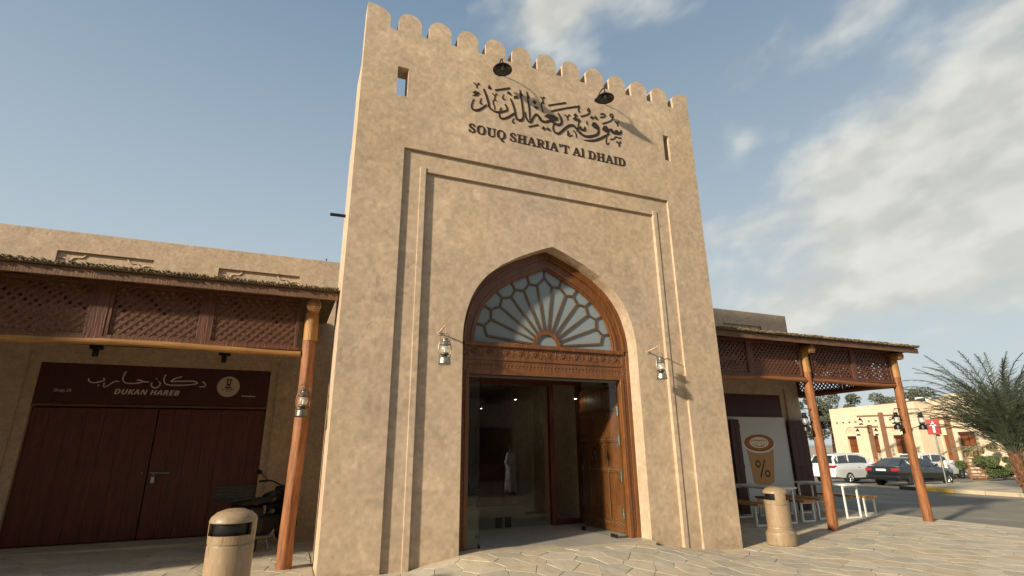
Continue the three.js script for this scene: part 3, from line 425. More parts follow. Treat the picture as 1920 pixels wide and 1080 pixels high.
// ---------------------------------------------------------------- lanterns and lamps
function lantern(label, group, wall) {
  const t = thing('oil_lantern', label, 'lantern', [0, 0, 0], 0, group);
  part('tank', lathe([[0.001, -0.43], [0.088, -0.43], [0.092, -0.415], [0.086, -0.40], [0.084, -0.345], [0.07, -0.325], [0.03, -0.318], [0.001, -0.318]], 20), M.tin, t);
  part('burner', lathe([[0.001, -0.32], [0.036, -0.32], [0.036, -0.298], [0.06, -0.292], [0.066, -0.278], [0.05, -0.262], [0.001, -0.262]], 18), M.tinDark, t);
  part('globe', lathe([[0.046, -0.262], [0.062, -0.235], [0.064, -0.20], [0.052, -0.165], [0.045, -0.15]], 20), M.lampGlass, t);
  part('wick', lathe([[0.001, -0.262], [0.012, -0.262], [0.012, -0.2], [0.001, -0.19]], 8), M.white, t);
  part('hood', lathe([[0.046, -0.152], [0.074, -0.148], [0.078, -0.138], [0.052, -0.118], [0.048, -0.09], [0.034, -0.075], [0.05, -0.066], [0.052, -0.055], [0.03, -0.04], [0.001, -0.036]], 20), M.tin, t);
  for (const s of [-1, 1]) part('side_tube', tube([[s * 0.075, -0.33, 0], [s * 0.092, -0.26, 0], [s * 0.09, -0.17, 0], [s * 0.07, -0.1, 0], [s * 0.04, -0.08, 0]], 0.007, 14, 5), M.tin, t);
  part('handle', tube([[-0.062, -0.1, 0], [-0.07, -0.02, 0], [0, 0.03, 0], [0.07, -0.02, 0], [0.062, -0.1, 0]], 0.004, 18, 5), M.tinDark, t);
  if (wall) part('bracket', [rod([-0.02, 0.09, -wall], [0, 0.15, 0.015], 0.012, 0.012, 6), rod([0, 0.155, 0.012], [0, 0.02, 0.012], 0.006, 0.006, 6), at(new THREE.CylinderGeometry(0.04, 0.04, 0.012, 12), -0.02, 0.09, -wall + 0.004, Math.PI / 2, 0, 0)], M.plaster, t);
  return t;
}
const WALLZ = -0.09, LT = 0.3;
const lanA = lantern('tin oil lantern on a bracket', 'oil lanterns beside the arch', LT);
lanA.position.set(-1.575, 3.235, WALLZ + LT);
lanA.userData.label = 'tin oil lantern on a bracket whose shadow falls toward the arch';
copyOf(lanA, [2.23, 3.175, WALLZ + LT], 0.02, 'tin oil lantern on a bracket whose shadow falls across the ribbed recess');
function barnLamp(x, y, label) {
  const t = thing('barn_lamp', label, 'lamp', [x, y, 0], 0, 'black dish lamps over the tower sign');
  const h = 0.31;
  part('shade', lathe([[0.172, -0.03], [0.168, -0.015], [0.13, 0.02], [0.065, 0.05], [0.05, 0.09], [0.03, 0.115], [0.001, 0.118], [0.001, 0.108], [0.026, 0.1], [0.043, 0.08], [0.06, 0.04], [0.125, 0.01], [0.16, -0.02]], 24, 0, 0, h), M.blackEnamel, t);
  part('bulb', at(new THREE.SphereGeometry(0.035, 12, 10), 0, 0.01, h), M.lampGlass, t);
  part('guard', [at(new THREE.TorusGeometry(0.06, 0.004, 5, 16), 0, -0.05, h, Math.PI / 2), rod([0.06, -0.05, h], [0.05, 0.04, h], 0.004), rod([-0.06, -0.05, h], [-0.05, 0.04, h], 0.004)], M.tinDark, t);
  part('arm', [tube([[0, 0.14, 0.0], [0, 0.2, 0.1], [0, 0.24, 0.2], [0, 0.22, 0.29], [0, 0.11, h]], 0.012, 20, 6), at(new THREE.CylinderGeometry(0.045, 0.045, 0.02, 14), 0, 0.14, 0.01, Math.PI / 2, 0, 0)], M.black, t);
}
barnLamp(-0.70, 8.10, 'black dish lamp on a curved arm above the tall alif strokes of the sign');
barnLamp(1.42, 8.09, 'black dish lamp on a curved arm above the sign end beside the narrow slot');

// ---------------------------------------------------------------- shop buildings either side
const SZ = -3.5;
function shop(name, label, x0, x1, top, niches, op, y0, backZ) {
  // op: doorway [xl, xr, ytop, frame left, frame right, frame top]
  const t = thing(name, label, 'building', [0, 0, 0]);
  const [xl, xr, yt, fl, fr, ft] = op;
  const nich = niches.map(([a, b, y]) => rect(a, b, 4.3, y));
  const g = [slab(holed(poly([[x0, -0.35], [fl, -0.35], [fl, ft], [fr, ft], [fr, -0.35], [x1, -0.35], [x1, top], [x0, top]]), ...nich), SZ - 0.05, SZ), slab(poly([[x0, -0.35], [xl, -0.35], [xl, yt], [xr, yt], [xr, -0.35], [x1, -0.35], [x1, top], [x0, top]]), SZ - 0.3, SZ - 0.05)];
  g.push(box(x0, x1, -0.35, top, backZ, backZ + 0.3), box(x0, x0 + 0.3, -0.35, top, backZ + 0.3, SZ - 0.3), box(x1 - 0.3, x1, -0.35, top, backZ + 0.3, SZ - 0.3), box(x0 + 0.3, x1 - 0.3, 4.7, 4.9, backZ + 0.3, SZ - 0.3));
  part('wall', g, M.plasterShop, t);
  for (const [a, b, y] of niches) {                  // shallow moulding in the niche's upper corners
    for (const s of [-1, 1]) { const cx = s < 0 ? a : b, q = (u, v) => [cx - s * u, y - v, SZ - 0.045]; part('niche_moulding', [tube([q(0, 0.13), q(0.12, 0.12), q(0.19, 0.16), q(0.25, 0.1), q(0.36, 0.09), q(0.42, 0.02)], 0.016, 20, 5)], M.plasterShop, t); }
  }
  return t;
}
shop('shop_building', 'long tan plastered shop with parapet niches above the closed double door', -10.0, -1.62, 5.43, [[-10.0 + 0.3, -8.7, 5.06], [-7.64, -6.19, 5.06], [-5.12, -3.66, 5.04]], [-7.48, -3.97, 3.10, -7.64, -3.83, 3.28], 0, -10);
shop('shop_building', 'tan plastered shop whose flat parapet ends above the coffee poster', 2.42, 9.93, 5.38, [[4.6, 6.2, 4.98], [7.45, 8.9, 4.98]], [5.7, 9.24, 3.02, 5.52, 9.42, 3.2], 0, -10);
{
  const t = thing('added_shade_wing', 'plain plastered single storey wing added beyond the frame edge to shade the shop floor', 'building', [0, 0, 0]);
  part('wall', [box(-15, -10.02, -0.35, 5.3, -10, 0.75)], M.plasterShop, t);  // unseen block, added and sized to shade the floor before the closed shop
}
// step, sign board and double door of the closed shop
{
  const t = thing('shop_step', 'low pale stone step under the big red brown double door', 'step', [0, 0, 0]);
  part('slab', [rbox(-7.8, -3.7, -0.1, 0.245, -3.62, -2.93, 0.015)], M.paver, t);
}
function studRow(x0, x1, y, z, n, r = 0.011) { const s = []; for (let i = 0; i < n; i++) s.push(at(new THREE.SphereGeometry(r, 6, 4, 0, 6.3, 0, 1.6), mix(x0, x1, (i + 0.5) / n), y, z, Math.PI / 2, 0, 0)); return s; }
{
  const t = thing('double_door', 'closed red brown timber double door with bolt below the shop sign', 'door', [0, 0, 0]);
  const zf = -3.62;
  for (const [a, b] of [[-7.478, -5.705], [-5.69, -3.972]]) {
    const lf = part('door_leaf', [box(a, b, 0.25, 2.37, zf - 0.06, zf - 0.02)], M.darkWood, t);
    const n = 7; for (let i = 0; i < n; i++) part('plank', [rbox(mix(a, b, i / n) + 0.0012, mix(a, b, (i + 1) / n) - 0.0012, 0.265, 2.36, zf - 0.03, zf + rr(-0.002, 0.002), 0.003)], M.darkWood, lf);
    stuff(part('studs', [...studRow(a + 0.06, b - 0.06, 2.24, zf + 0.003, 18), ...studRow(a + 0.06, b - 0.06, 0.4, zf + 0.003, 18), ...studRow(a + 0.06, b - 0.06, 1.35, zf + 0.003, 18, 0.008)], M.tinDark, lf));
  }
  part('bolt', [rod([-5.66, 1.3, zf + 0.03], [-5.36, 1.29, zf + 0.03], 0.011), rbox(-5.63, -5.57, 1.13, 1.24, zf + 0.01, zf + 0.045, 0.01), tube([[-5.62, 1.24, zf + 0.03], [-5.6, 1.3, zf + 0.04], [-5.58, 1.24, zf + 0.03]], 0.007, 10, 5), at(new THREE.SphereGeometry(0.018, 8, 6), -5.78, 1.3, zf + 0.01)], M.steel, t);
}
{
  const t = thing('shop_sign', 'dark red brown sign board with white lettering and round emblem over the closed door', 'sign', [0, 0, 0]);
  const z = -3.56;
  part('board', [box(-7.478, -3.972, 2.43, 3.098, -3.64, z - 0.004)], M.signWood, t);
  part('trim_rail', [rbox(-7.478, -3.972, 2.385, 2.425, -3.66, z + 0.02, 0.006)], M.fascia, t);
  let k = 0; for (const q of CAL.ds) { const s = part('calligraphy_stroke', slab(strokeShape(q), z - 0.006, z + 0.004 + (k++ % 5) * 0.0004), M.signPaint, t); }
  textRow('DUKAN HAREB', sansB, -6.405, -5.425, 2.6, 0.088, 0.008, z - 0.004, M.signPaint, t, 'letter', 0.22);
  textRow('Shop 29', sansR, -7.235, -6.99, 2.62, 0.048, 0.006, z - 0.003, M.signPaint, t, 'letter');
  const e = part('emblem', at(new THREE.CylinderGeometry(0.187, 0.187, 0.012, 40), -4.66, 2.785, z, Math.PI / 2, 0, 0), std({ color: rgb(0.5, 0.42, 0.3), roughness: 0.8 }), t);
  const em = []; const T = (a, b, c, d) => em.push(box(-4.66 + a, -4.66 + b, 2.785 + c, 2.785 + d, z + 0.004, z + 0.009));
  T(-0.045, 0.045, 0.12, 0.138); T(-0.034, 0.034, 0.012, 0.05); T(-0.036, -0.018, 0.05, 0.12); T(0.018, 0.036, 0.05, 0.12); T(-0.018, 0.018, 0.078, 0.09); T(-0.05, 0.04, -0.03, -0.002); T(-0.10, -0.06, -0.06, -0.048); T(-0.03, 0.02, -0.055, -0.04); T(0.04, 0.10, -0.06, -0.048); T(0.03, 0.07, -0.035, -0.02); T(-0.04, 0.05, -0.085, -0.078);
  part('emblem_drawing', em, M.signWood, e);
  const sm = []; for (let i = 0; i < 5; i++) { const x = -4.42 + i * 0.048; sm.push(strokeGeo([x, 2.63 + (i % 2) * 0.008, 0.011, x + 0.02, 2.61, 0.013, x + 0.04, 2.625, 0.01], z)); } part('calligraphy_stroke', sm, M.signPaint, t);
}
function strokeGeo(q, z) { return slab(strokeShape(q), z - 0.006, z + 0.004); }
{
  const t = thing('track_light_rail', 'thin black rail with two spot heads above the shop sign', 'spotlight rail', [0, 0, 0]);
  part('rail', [rod([-7.9, 3.34, -2.95], [-3.6, 3.34, -2.95], 0.014)], M.black, t);
  part('rail_hanger', [rod([-7.2, 3.34, -2.95], [-7.2, 4.05, -2.95], 0.008), rod([-4.0, 3.34, -2.95], [-4.0, 4.05, -2.95], 0.008)], M.black, t);
  for (const x of [-6.6, -4.73]) { const h = part('spot_head', [rbox(x - 0.09, x + 0.09, 3.26, 3.33, -3.0, -2.9, 0.01), lathe([[0.001, -0.13], [0.04, -0.13], [0.045, -0.02], [0.02, 0]], 14, x, 3.27, -2.95)], M.black, t); part('lens', at(new THREE.CylinderGeometry(0.034, 0.034, 0.006, 14), x, 3.137, -2.95), M.lampGlass, h); }
}
// coffee shop front under the other canopy
{
  const t = thing('coffee_sign_board', 'blank dark brown board above the coffee poster', 'sign board', [0, 0, 0]);
  part('board', [box(5.702, 9.238, 2.45, 3.018, -3.64, -3.56)], M.signWood, t); part('trim_rail', [rbox(5.702, 9.238, 2.40, 2.445, -3.64, -3.53, 0.006)], M.darkWood, t);
}
{
  const W = 640, Hh = 760, c = document.createElement('canvas'); c.width = W; c.height = Hh; const x = c.getContext('2d');
  x.fillStyle = '#c9c8c3'; x.fillRect(0, 0, W, Hh);
  const X = (m) => (m - 7.02) / 2.14 * W, Y = (m) => (2.39 - m) / 2.42 * Hh;
  const el = (cx, cy, a, b, f) => { x.fillStyle = f; x.beginPath(); x.ellipse(X(cx), Y(cy), a / 2.14 * W, b / 2.42 * Hh, 0, 0, 7); x.fill(); };
  x.fillStyle = '#b98a52'; x.beginPath(); x.moveTo(X(7.62), Y(1.66)); x.lineTo(X(7.74), Y(0.74)); x.quadraticCurveTo(X(8.1), Y(0.56), X(8.45), Y(0.74)); x.lineTo(X(8.6), Y(1.66)); x.closePath(); x.fill();
  el(8.1, 1.70, 0.55, 0.235, '#e6dccb'); el(8.1, 1.725, 0.525, 0.215, '#8a4a22'); el(8.1, 1.725, 0.47, 0.185, '#a3602d'); el(8.1, 1.735, 0.34, 0.14, '#ead9bb');
  x.strokeStyle = '#a3703f'; x.lineWidth = 4; for (const k of [0.28, 0.19, 0.1]) { x.beginPath(); x.moveTo(X(8.1 - k), Y(1.78)); x.quadraticCurveTo(X(8.1 - k * 0.9), Y(1.64), X(8.1), Y(1.63)); x.quadraticCurveTo(X(8.1 + k * 0.9), Y(1.64), X(8.1 + k), Y(1.78)); x.quadraticCurveTo(X(8.1 + k * 0.4), Y(1.83), X(8.1), Y(1.76)); x.quadraticCurveTo(X(8.1 - k * 0.4), Y(1.83), X(8.1 - k), Y(1.78)); x.stroke(); }
  x.strokeStyle = '#1b1512'; x.lineWidth = 13; x.beginPath(); x.moveTo(X(8.21), Y(1.30)); x.lineTo(X(7.99), Y(0.86)); x.stroke();
  x.lineWidth = 12; for (const [a, b] of [[7.96, 1.2], [8.25, 0.95]]) { x.beginPath(); x.arc(X(a), Y(b), 22, 0, 7); x.stroke(); }
  const tx = new THREE.CanvasTexture(c); tx.colorSpace = THREE.SRGBColorSpace;
  const t = thing('coffee_poster', 'grey white poster with a brown paper cup bearing a percent mark', 'poster', [8.09, 1.18, -3.44]);
  const pg = new THREE.PlaneGeometry(2.14, 2.42); pg.translate(0, 0, 0.013); part('print', pg, std({ map: tx, roughness: 0.7 }), t); part('backing', [rbox(-1.075, 1.075, -1.215, 1.215, -0.02, 0.011, 0.004)], M.white, t);
}
function openLeaf(x0, x1, z, label) {
  const t = thing('folded_door_leaf', label, 'door', [0, 0, 0], 0, 'folded shop door leaves'); const n = Math.max(2, Math.round((x1 - x0) / 0.22));
  for (let i = 0; i < n; i++) part('plank', [rbox(mix(x0, x1, i / n) + 0.002, mix(x0, x1, (i + 1) / n) - 0.002, 0.03, 2.32, z - 0.05, z, 0.006)], M.signWood, t);
  part('rail', [rbox(x0, x1, 0.2, 0.32, z, z + 0.014, 0.004), rbox(x0, x1, 2.1, 2.2, z, z + 0.014, 0.004), rbox(x0, x1, 1.1, 1.2, z, z + 0.014, 0.004)], M.signWood, t);
}
openLeaf(7.05, 7.36, -3.3, 'dark door leaf folded across the hidden edge of the coffee poster'); openLeaf(9.2, 9.86, -3.36, 'dark door leaf folded against the wall between coffee poster and building corner');

// ---------------------------------------------------------------- trellis canopies
const PZ = -0.74;
function wobblyPost(x, z, y0, y1, r, s) {
  const g = new THREE.CylinderGeometry(r * 0.93, r, y1 - y0, 18, 24), p = g.attributes.position;
  for (let i = 0; i < p.count; i++) { const y = p.getY(i) / (y1 - y0), X = p.getX(i), Z = p.getZ(i), a = Math.atan2(Z, X), u = p.getY(i), k = 1 + 0.025 * Math.sin(u * 3 + s + a * 2) + 0.02 * Math.sin(u * 8 + a * 3 + s * 2); p.setXYZ(i, X * k + 0.016 * Math.sin(u * 1.6 + s), u, Z * k + 0.012 * Math.cos(u * 1.9 + s)); }
  g.computeVertexNormals(); g.translate(x, (y0 + y1) / 2, z); const uv = g.attributes.uv; for (let i = 0; i < uv.count; i++) uv.setXY(i, uv.getX(i) * 0.75, uv.getY(i) * (y1 - y0)); return g;
}
const unitSlat = uvm(new THREE.BoxGeometry(1, 0.04, 0.005));
function trellis(t, a, b, y0, y1, along) {            // along: false = facing z at PZ, number = facing x at that x (a, b are z)
  const fr = along === false ? (u0, u1, v0, v1, d0, d1) => rbox(u0, u1, v0, v1, PZ + d0, PZ + d1, 0.005) : (u0, u1, v0, v1, d0, d1) => rbox(along + d0, along + d1, v0, v1, u0, u1, 0.005);
  const p = part('trellis_panel', [fr(a, b, y0, y0 + 0.045, -0.028, 0.028), fr(a, b, y1 - 0.045, y1, -0.028, 0.028), fr(a, a + 0.045, y0 + 0.045, y1 - 0.045, -0.028, 0.028), fr(b - 0.045, b, y0 + 0.045, y1 - 0.045, -0.028, 0.028)], M.lattice, t);
  const A = a + 0.04, B = b - 0.04, Y0 = y0 + 0.04, Y1 = y1 - 0.04, step = 0.081 * Math.SQRT2, h = Y1 - Y0;
  for (const s of [1, -1]) for (let c = A - h + step * 0.6; c < B; c += step) {
    let u0 = Math.max(A, c), u1 = Math.min(B, c + h); if (u1 - u0 < 0.03) continue;
    const v0 = s > 0 ? Y0 + (u0 - c) : Y1 - (u0 - c), v1 = s > 0 ? Y0 + (u1 - c) : Y1 - (u1 - c);
    const m = part('slat', unitSlat, s > 0 ? M.lattice : M.latticeB, p); m.scale.x = (u1 - u0) * Math.SQRT2;
    if (along === false) { m.position.set((u0 + u1) / 2, (v0 + v1) / 2, PZ + s * 0.0026); m.rotation.z = s * Math.PI / 4; } else { m.position.set(along + s * 0.0026, (v0 + v1) / 2, (u0 + u1) / 2); m.rotation.set(0, -Math.PI / 2, s * Math.PI / 4); }
  }
}
function reeds(x0, x1, y, z, n, seedMat) {
  const l = [[], []];
  for (let i = 0; i < n; i++) { const x = mix(x0, x1, rnd()), yy = y + rr(-0.012, 0.035), r = rr(0.006, 0.011), o = rr(-0.012, 0.022); l[i & 1].push(rod([x + rr(-0.012, 0.012), yy + 0.028, z - 0.45], [x, yy + rr(-0.006, 0.004), z + o], r, r * 0.9, 5)); }
  return l;
}
function canopy(label, x0, x1, posts, panels, endZ, logs) {
  const t = thing('trellis_canopy', label, 'canopy', [0, 0, 0]);
  for (const [x, s] of posts) {
    const y0 = H(x, PZ) - 0.03;
    const c = part('column', wobblyPost(x, PZ, y0, 3.2, 0.1, s), M.columnWood, t, 'orange brown varnished tree trunk column');
    part('column_head', wobblyPost(x + 0.003, PZ, 3.2, 3.62, 0.102, s + 2), M.logPale, c);
    const lg = part('cross_log', at(wobblyPost(0, 0, -0.1, 2.7, 0.098, s + 4), x + 0.005, 3.705, PZ + 0.13, -Math.PI / 2, 0, 0), M.logPale, t);
    part('log_end_ring', [at(new THREE.TorusGeometry(0.05, 0.006, 5, 18), x + 0.005, 3.705, PZ + 0.231), at(new THREE.TorusGeometry(0.08, 0.008, 5, 18), x + 0.005, 3.705, PZ + 0.23)], M.fascia, lg);
  }
  for (const [a, b] of panels) trellis(t, a, b, 3.07, 3.83, false);
  for (const [a, b, r] of logs) part('rail_log', at(wobblyPost(0, 0, 0, b - a, r, a), a, 3.012, PZ + 0.012, 0, 0, -Math.PI / 2), x0 < 0 ? M.logPale : M.columnWood, t);
  // mat roof on joists
  part('fascia_board', [rbox(x0, x1, 3.775, 3.89, -0.46, -0.42, 0.006)], M.fascia, t);
  const roof = poly([[-0.40, 3.905], [-0.40, 3.94], [-3.48, 4.13], [-3.48, 4.09]].map(([z, y]) => [z, y])); const rg = new THREE.ExtrudeGeometry(roof, { depth: x1 - x0, bevelEnabled: false }); rg.rotateY(-Math.PI / 2); rg.translate(x1, 0, 0); rg.applyMatrix4(new THREE.Matrix4().makeTranslation(0, 0, 0));
  part('roof_mat', uvm(rg), M.reedDark, t);
  for (let x = x0 + 0.35; x < x1 - 0.1; x += 0.62) part('joist', [rod([x, 3.85, -0.47], [x, 4.04, -3.45], 0.045, 0.045, 10)], M.darkWood, t);
  const [ra, rb] = reeds(x0, x1, 3.925, -0.36, Math.round((x1 - x0) * 170)); stuff(part('reed_fringe', ra, M.reed, t)); stuff(part('reed_fringe', rb, M.reedDark, t));
  return t;
}
{
  const t = canopy('trellis canopy with reed mat roof over the closed shop', -9.9, TL - 0.015, [[-3.40, 0.4], [-7.72, 2.1]], [[-7.6, -6.08], [-5.91, -4.815], [-4.725, -3.56]], null, [[-7.62, -3.5, 0.05]]);
  part('trellis_post', [rbox(-6.08, -5.91, 3.05, 3.84, PZ - 0.04, PZ + 0.035, 0.006)], M.lattice, t); part('trellis_post', [rbox(-4.815, -4.725, 3.05, 3.84, PZ - 0.035, PZ + 0.03, 0.006)], M.lattice, t);
  part('bottom_rail', [rbox(-7.6, -3.53, 3.045, 3.085, PZ - 0.045, PZ + 0.045, 0.006)], M.lattice, t);
}
{
  const t = canopy('trellis canopy with reed mat roof over the coffee tables', TR + 0.015, 10.5, [[6.93, 1.3], [9.95, 3.3]], [[3.8, 5.26], [5.34, 6.78], [7.08, 8.46], [8.54, 9.82]], -3.5, [[3.8, 6.85, 0.05], [7.02, 9.86, 0.05]]);
  part('trellis_post', [rbox(5.26, 5.34, 3.05, 3.84, PZ - 0.035, PZ + 0.03, 0.006)], M.lattice, t); part('trellis_post', [rbox(8.46, 8.54, 3.05, 3.84, PZ - 0.035, PZ + 0.03, 0.006)], M.lattice, t);
  part('bottom_rail', [rbox(3.8, 6.82, 3.045, 3.085, PZ - 0.045, PZ + 0.045, 0.006), rbox(7.05, 9.84, 3.045, 3.085, PZ - 0.045, PZ + 0.045, 0.006)], M.lattice, t);
  part('side_bottom_rail', [rbox(9.93, 10.01, 3.04, 3.085, -3.5, -0.86, 0.006)], M.lattice, t); part('corner_post', [rbox(9.932, 10.01, 3.04, 4.0, -3.56, -3.47, 0.006)], M.lattice, t); part('side_top_rail', [rbox(9.93, 10.01, 3.82, 3.9, -3.47, -0.8, 0.006)], M.lattice, t);
  trellis(t, -3.48, -2.17, 3.07, 3.83, 9.97); trellis(t, -2.13, -0.86, 3.07, 3.83, 9.97);
  part('side_rail_log', at(wobblyPost(0, 0, 0, 2.7, 0.05, 1), 9.97, 3.01, -0.8, -Math.PI / 2, 0, 0), M.columnWood, t);
}
// lanterns on the columns
function postLantern(x, y, z, arm, label) { const c = copyOf(lanA, [x, y, z], 0, label, 'oil lanterns on the canopy columns'); c.children.filter((m) => m.name === 'bracket').forEach((m) => c.remove(m)); part('bracket', [rod(arm, [0, 0.05, 0], 0.01, 0.01, 6), rod([0, 0.05, 0], [0, 0.0, 0], 0.005, 0.005, 6)], M.tinDark, c); c.children.forEach((m) => { if (m.material === M.tin) m.material = x > 6 ? M.black : M.tinDark; }); return c; }
postLantern(-3.395, 2.52, PZ + 0.21, [0, 0.02, -0.13], 'dull tin oil lantern hung on the trunk column between closed shop and tower');
postLantern(6.60, 2.36, PZ + 0.02, [0.24, 0.04, 0], 'tin oil lantern hung from the column between the coffee tables, on its poster side');
postLantern(7.22, 2.42, PZ - 0.08, [-0.2, 0.02, 0.05], 'tin oil lantern hung from the column between the coffee tables, on its car park side');
postLantern(9.64, 2.42, PZ, [0.24, 0.04, 0], 'dark oil lantern hung from the canopy corner column, under the trellis');
postLantern(10.5, 2.42, PZ + 0.03, [-0.45, 0.04, 0], 'dark oil lantern hung from the canopy corner column, on the road side');

// ---------------------------------------------------------------- litter bins
function bin(label, x, z, ry, tilt) {
  const t = thing('litter_bin', label, 'litter bin', [x, H(x, z), z], ry, 'sand coloured litter bins');
  part('foot', [lathe([[0.001, 0.0], [0.235, 0.0], [0.245, 0.015], [0.242, 0.19], [0.228, 0.215], [0.205, 0.235], [0.198, 0.255]], 36)], M.sandBin, t);
  part('foot_lug', [rbox(-0.08, 0.08, 0.012, 0.2, 0.19, 0.262, 0.02)], M.sandBin, t);
  part('body', [lathe([[0.198, 0.255], [0.203, 0.262], [0.203, 0.285], [0.195, 0.292], [0.195, 0.30], [0.2, 0.306], [0.2, 0.64], [0.195, 0.648], [0.19, 0.652], [0.19, 0.66]], 36)], M.sandBin, t);
  // head with a wide slot front and back
  const R = 0.2, hd = [], seg = 40, ys = [0.66, 0.672, 0.735, 0.75], open = (a) => Math.abs(Math.sin(a)) > 0.42;
  const P = (a, r, y) => [r * Math.cos(a), y, r * Math.sin(a)];
  const pos = []; const quad = (a, b, c, d) => pos.push(...a, ...c, ...b, ...a, ...d, ...c);
  for (let i = 0; i < seg; i++) { const a = i / seg * 6.28319, b = (i + 1) / seg * 6.28319; quad(P(a, R, 0.66), P(b, R, 0.66), P(b, R + 0.004, 0.735), P(a, R + 0.004, 0.735)); if (!open((a + b) / 2)) { quad(P(a, R + 0.004, 0.735), P(b, R + 0.004, 0.735), P(b, R + 0.004, 0.84), P(a, R + 0.004, 0.84)); quad(P(b, R - 0.02, 0.735), P(a, R - 0.02, 0.735), P(a, R - 0.02, 0.84), P(b, R - 0.02, 0.84)); } }
  const hg = new THREE.BufferGeometry(); hg.setAttribute('position', new THREE.Float32BufferAttribute(pos, 3)); hg.computeVertexNormals(); uvm(hg);
  const head = part('head', [hg, lathe([[0.204, 0.84], [0.207, 0.85], [0.195, 0.885], [0.15, 0.925], [0.08, 0.95], [0.001, 0.956]], 36), lathe([[0.001, 0.83], [0.184, 0.835], [0.204, 0.84]], 36), lathe([[0.19, 0.66], [0.2, 0.66]], 36)], M.sandBin, t);
  part('liner', [lathe([[0.17, 0.84], [0.17, 0.6], [0.001, 0.6]], 24)], M.black, head);
  const lit = []; for (let i = 0; i < 6; i++) lit.push(at(new THREE.IcosahedronGeometry(rr(0.03, 0.05), 0), rr(-0.1, 0.1), rr(0.72, 0.75), rr(-0.1, 0.1), rnd() * 3, rnd() * 3)); part('litter', lit, std({ color: rgb(0.25, 0.08, 0.05), roughness: 0.7 }), head);
  return t;
}
bin('sand coloured round litter bin standing beside the motorbike and the trunk column', -3.93, 1.5, -0.15);
bin('sand coloured round litter bin at the tower corner in front of the coffee poster', 4.63, 0.02, 1.15);

// ---------------------------------------------------------------- coffee tables and benches
function sledTable(name, label, cat, x0, x1, z0, z1, h, top, group) {
  const t = thing(name, label, cat, [0, 0, 0], 0, group), r = 0.018;
  if (cat === 'bench') { const n = 3; for (let i = 0; i < n; i++) part('plank', [rbox(mix(x0, x1, i / n) + 0.003, mix(x0, x1, (i + 1) / n) - 0.003, h - 0.05, h, z0 - 0.04, z1 + 0.04, 0.006)], top, t); } else part('table_top', [rbox(x0 - 0.02, x1 + 0.02, h - 0.035, h, z0 - 0.05, z1 + 0.05, 0.006)], top, t);
  for (const z of [z0 + 0.06, z1 - 0.06]) part('sled_leg', [rbox(x0, x0 + 2 * r, 0.0, h - 0.04, z - r, z + r, 0.004), rbox(x1 - 2 * r, x1, 0.0, h - 0.04, z - r, z + r, 0.004), rbox(x0 + 2 * r, x1 - 2 * r, 0.0, 2 * r, z - r, z + r, 0.004), rbox(x0 + 2 * r, x1 - 2 * r, h - 0.076, h - 0.04, z - r, z + r, 0.004)], M.white, t);
  part('stretcher', [rbox((x0 + x1) / 2 - r, (x0 + x1) / 2 + r, h - 0.075, h - 0.042, z0 + 0.08, z1 - 0.08, 0.004)], M.white, t);
}
const zf = -1.68, zb = -3.05, gB = 'wooden benches at the coffee tables', gT = 'white coffee tables';
sledTable('coffee_table', 'white metal table standing nearer the tower beside the litter bin', 'table', 6.62, 7.1, zb, zf, 0.76, M.white, gT);
sledTable('coffee_table', 'white metal table nearer the canopy corner column', 'table', 8.76, 9.26, zb, zf - 0.04, 0.76, M.white, gT);
sledTable('coffee_bench', 'wooden bench on white sled legs beside the tower wall', 'bench', 5.9, 6.3, zb, zf, 0.46, M.bench, gB);
sledTable('coffee_bench', 'wooden bench on white sled legs just behind the middle trunk column, poster side', 'bench', 7.34, 7.74, zb, zf - 0.06, 0.46, M.bench, gB);
sledTable('coffee_bench', 'wooden bench on white sled legs just behind the middle trunk column, car park side', 'bench', 8.04, 8.44, zb, zf - 0.2, 0.46, M.bench, gB);
sledTable('coffee_bench', 'wooden bench on white sled legs under the canopy corner', 'bench', 9.5, 9.88, zb, zf - 0.1, 0.46, M.bench, gB);

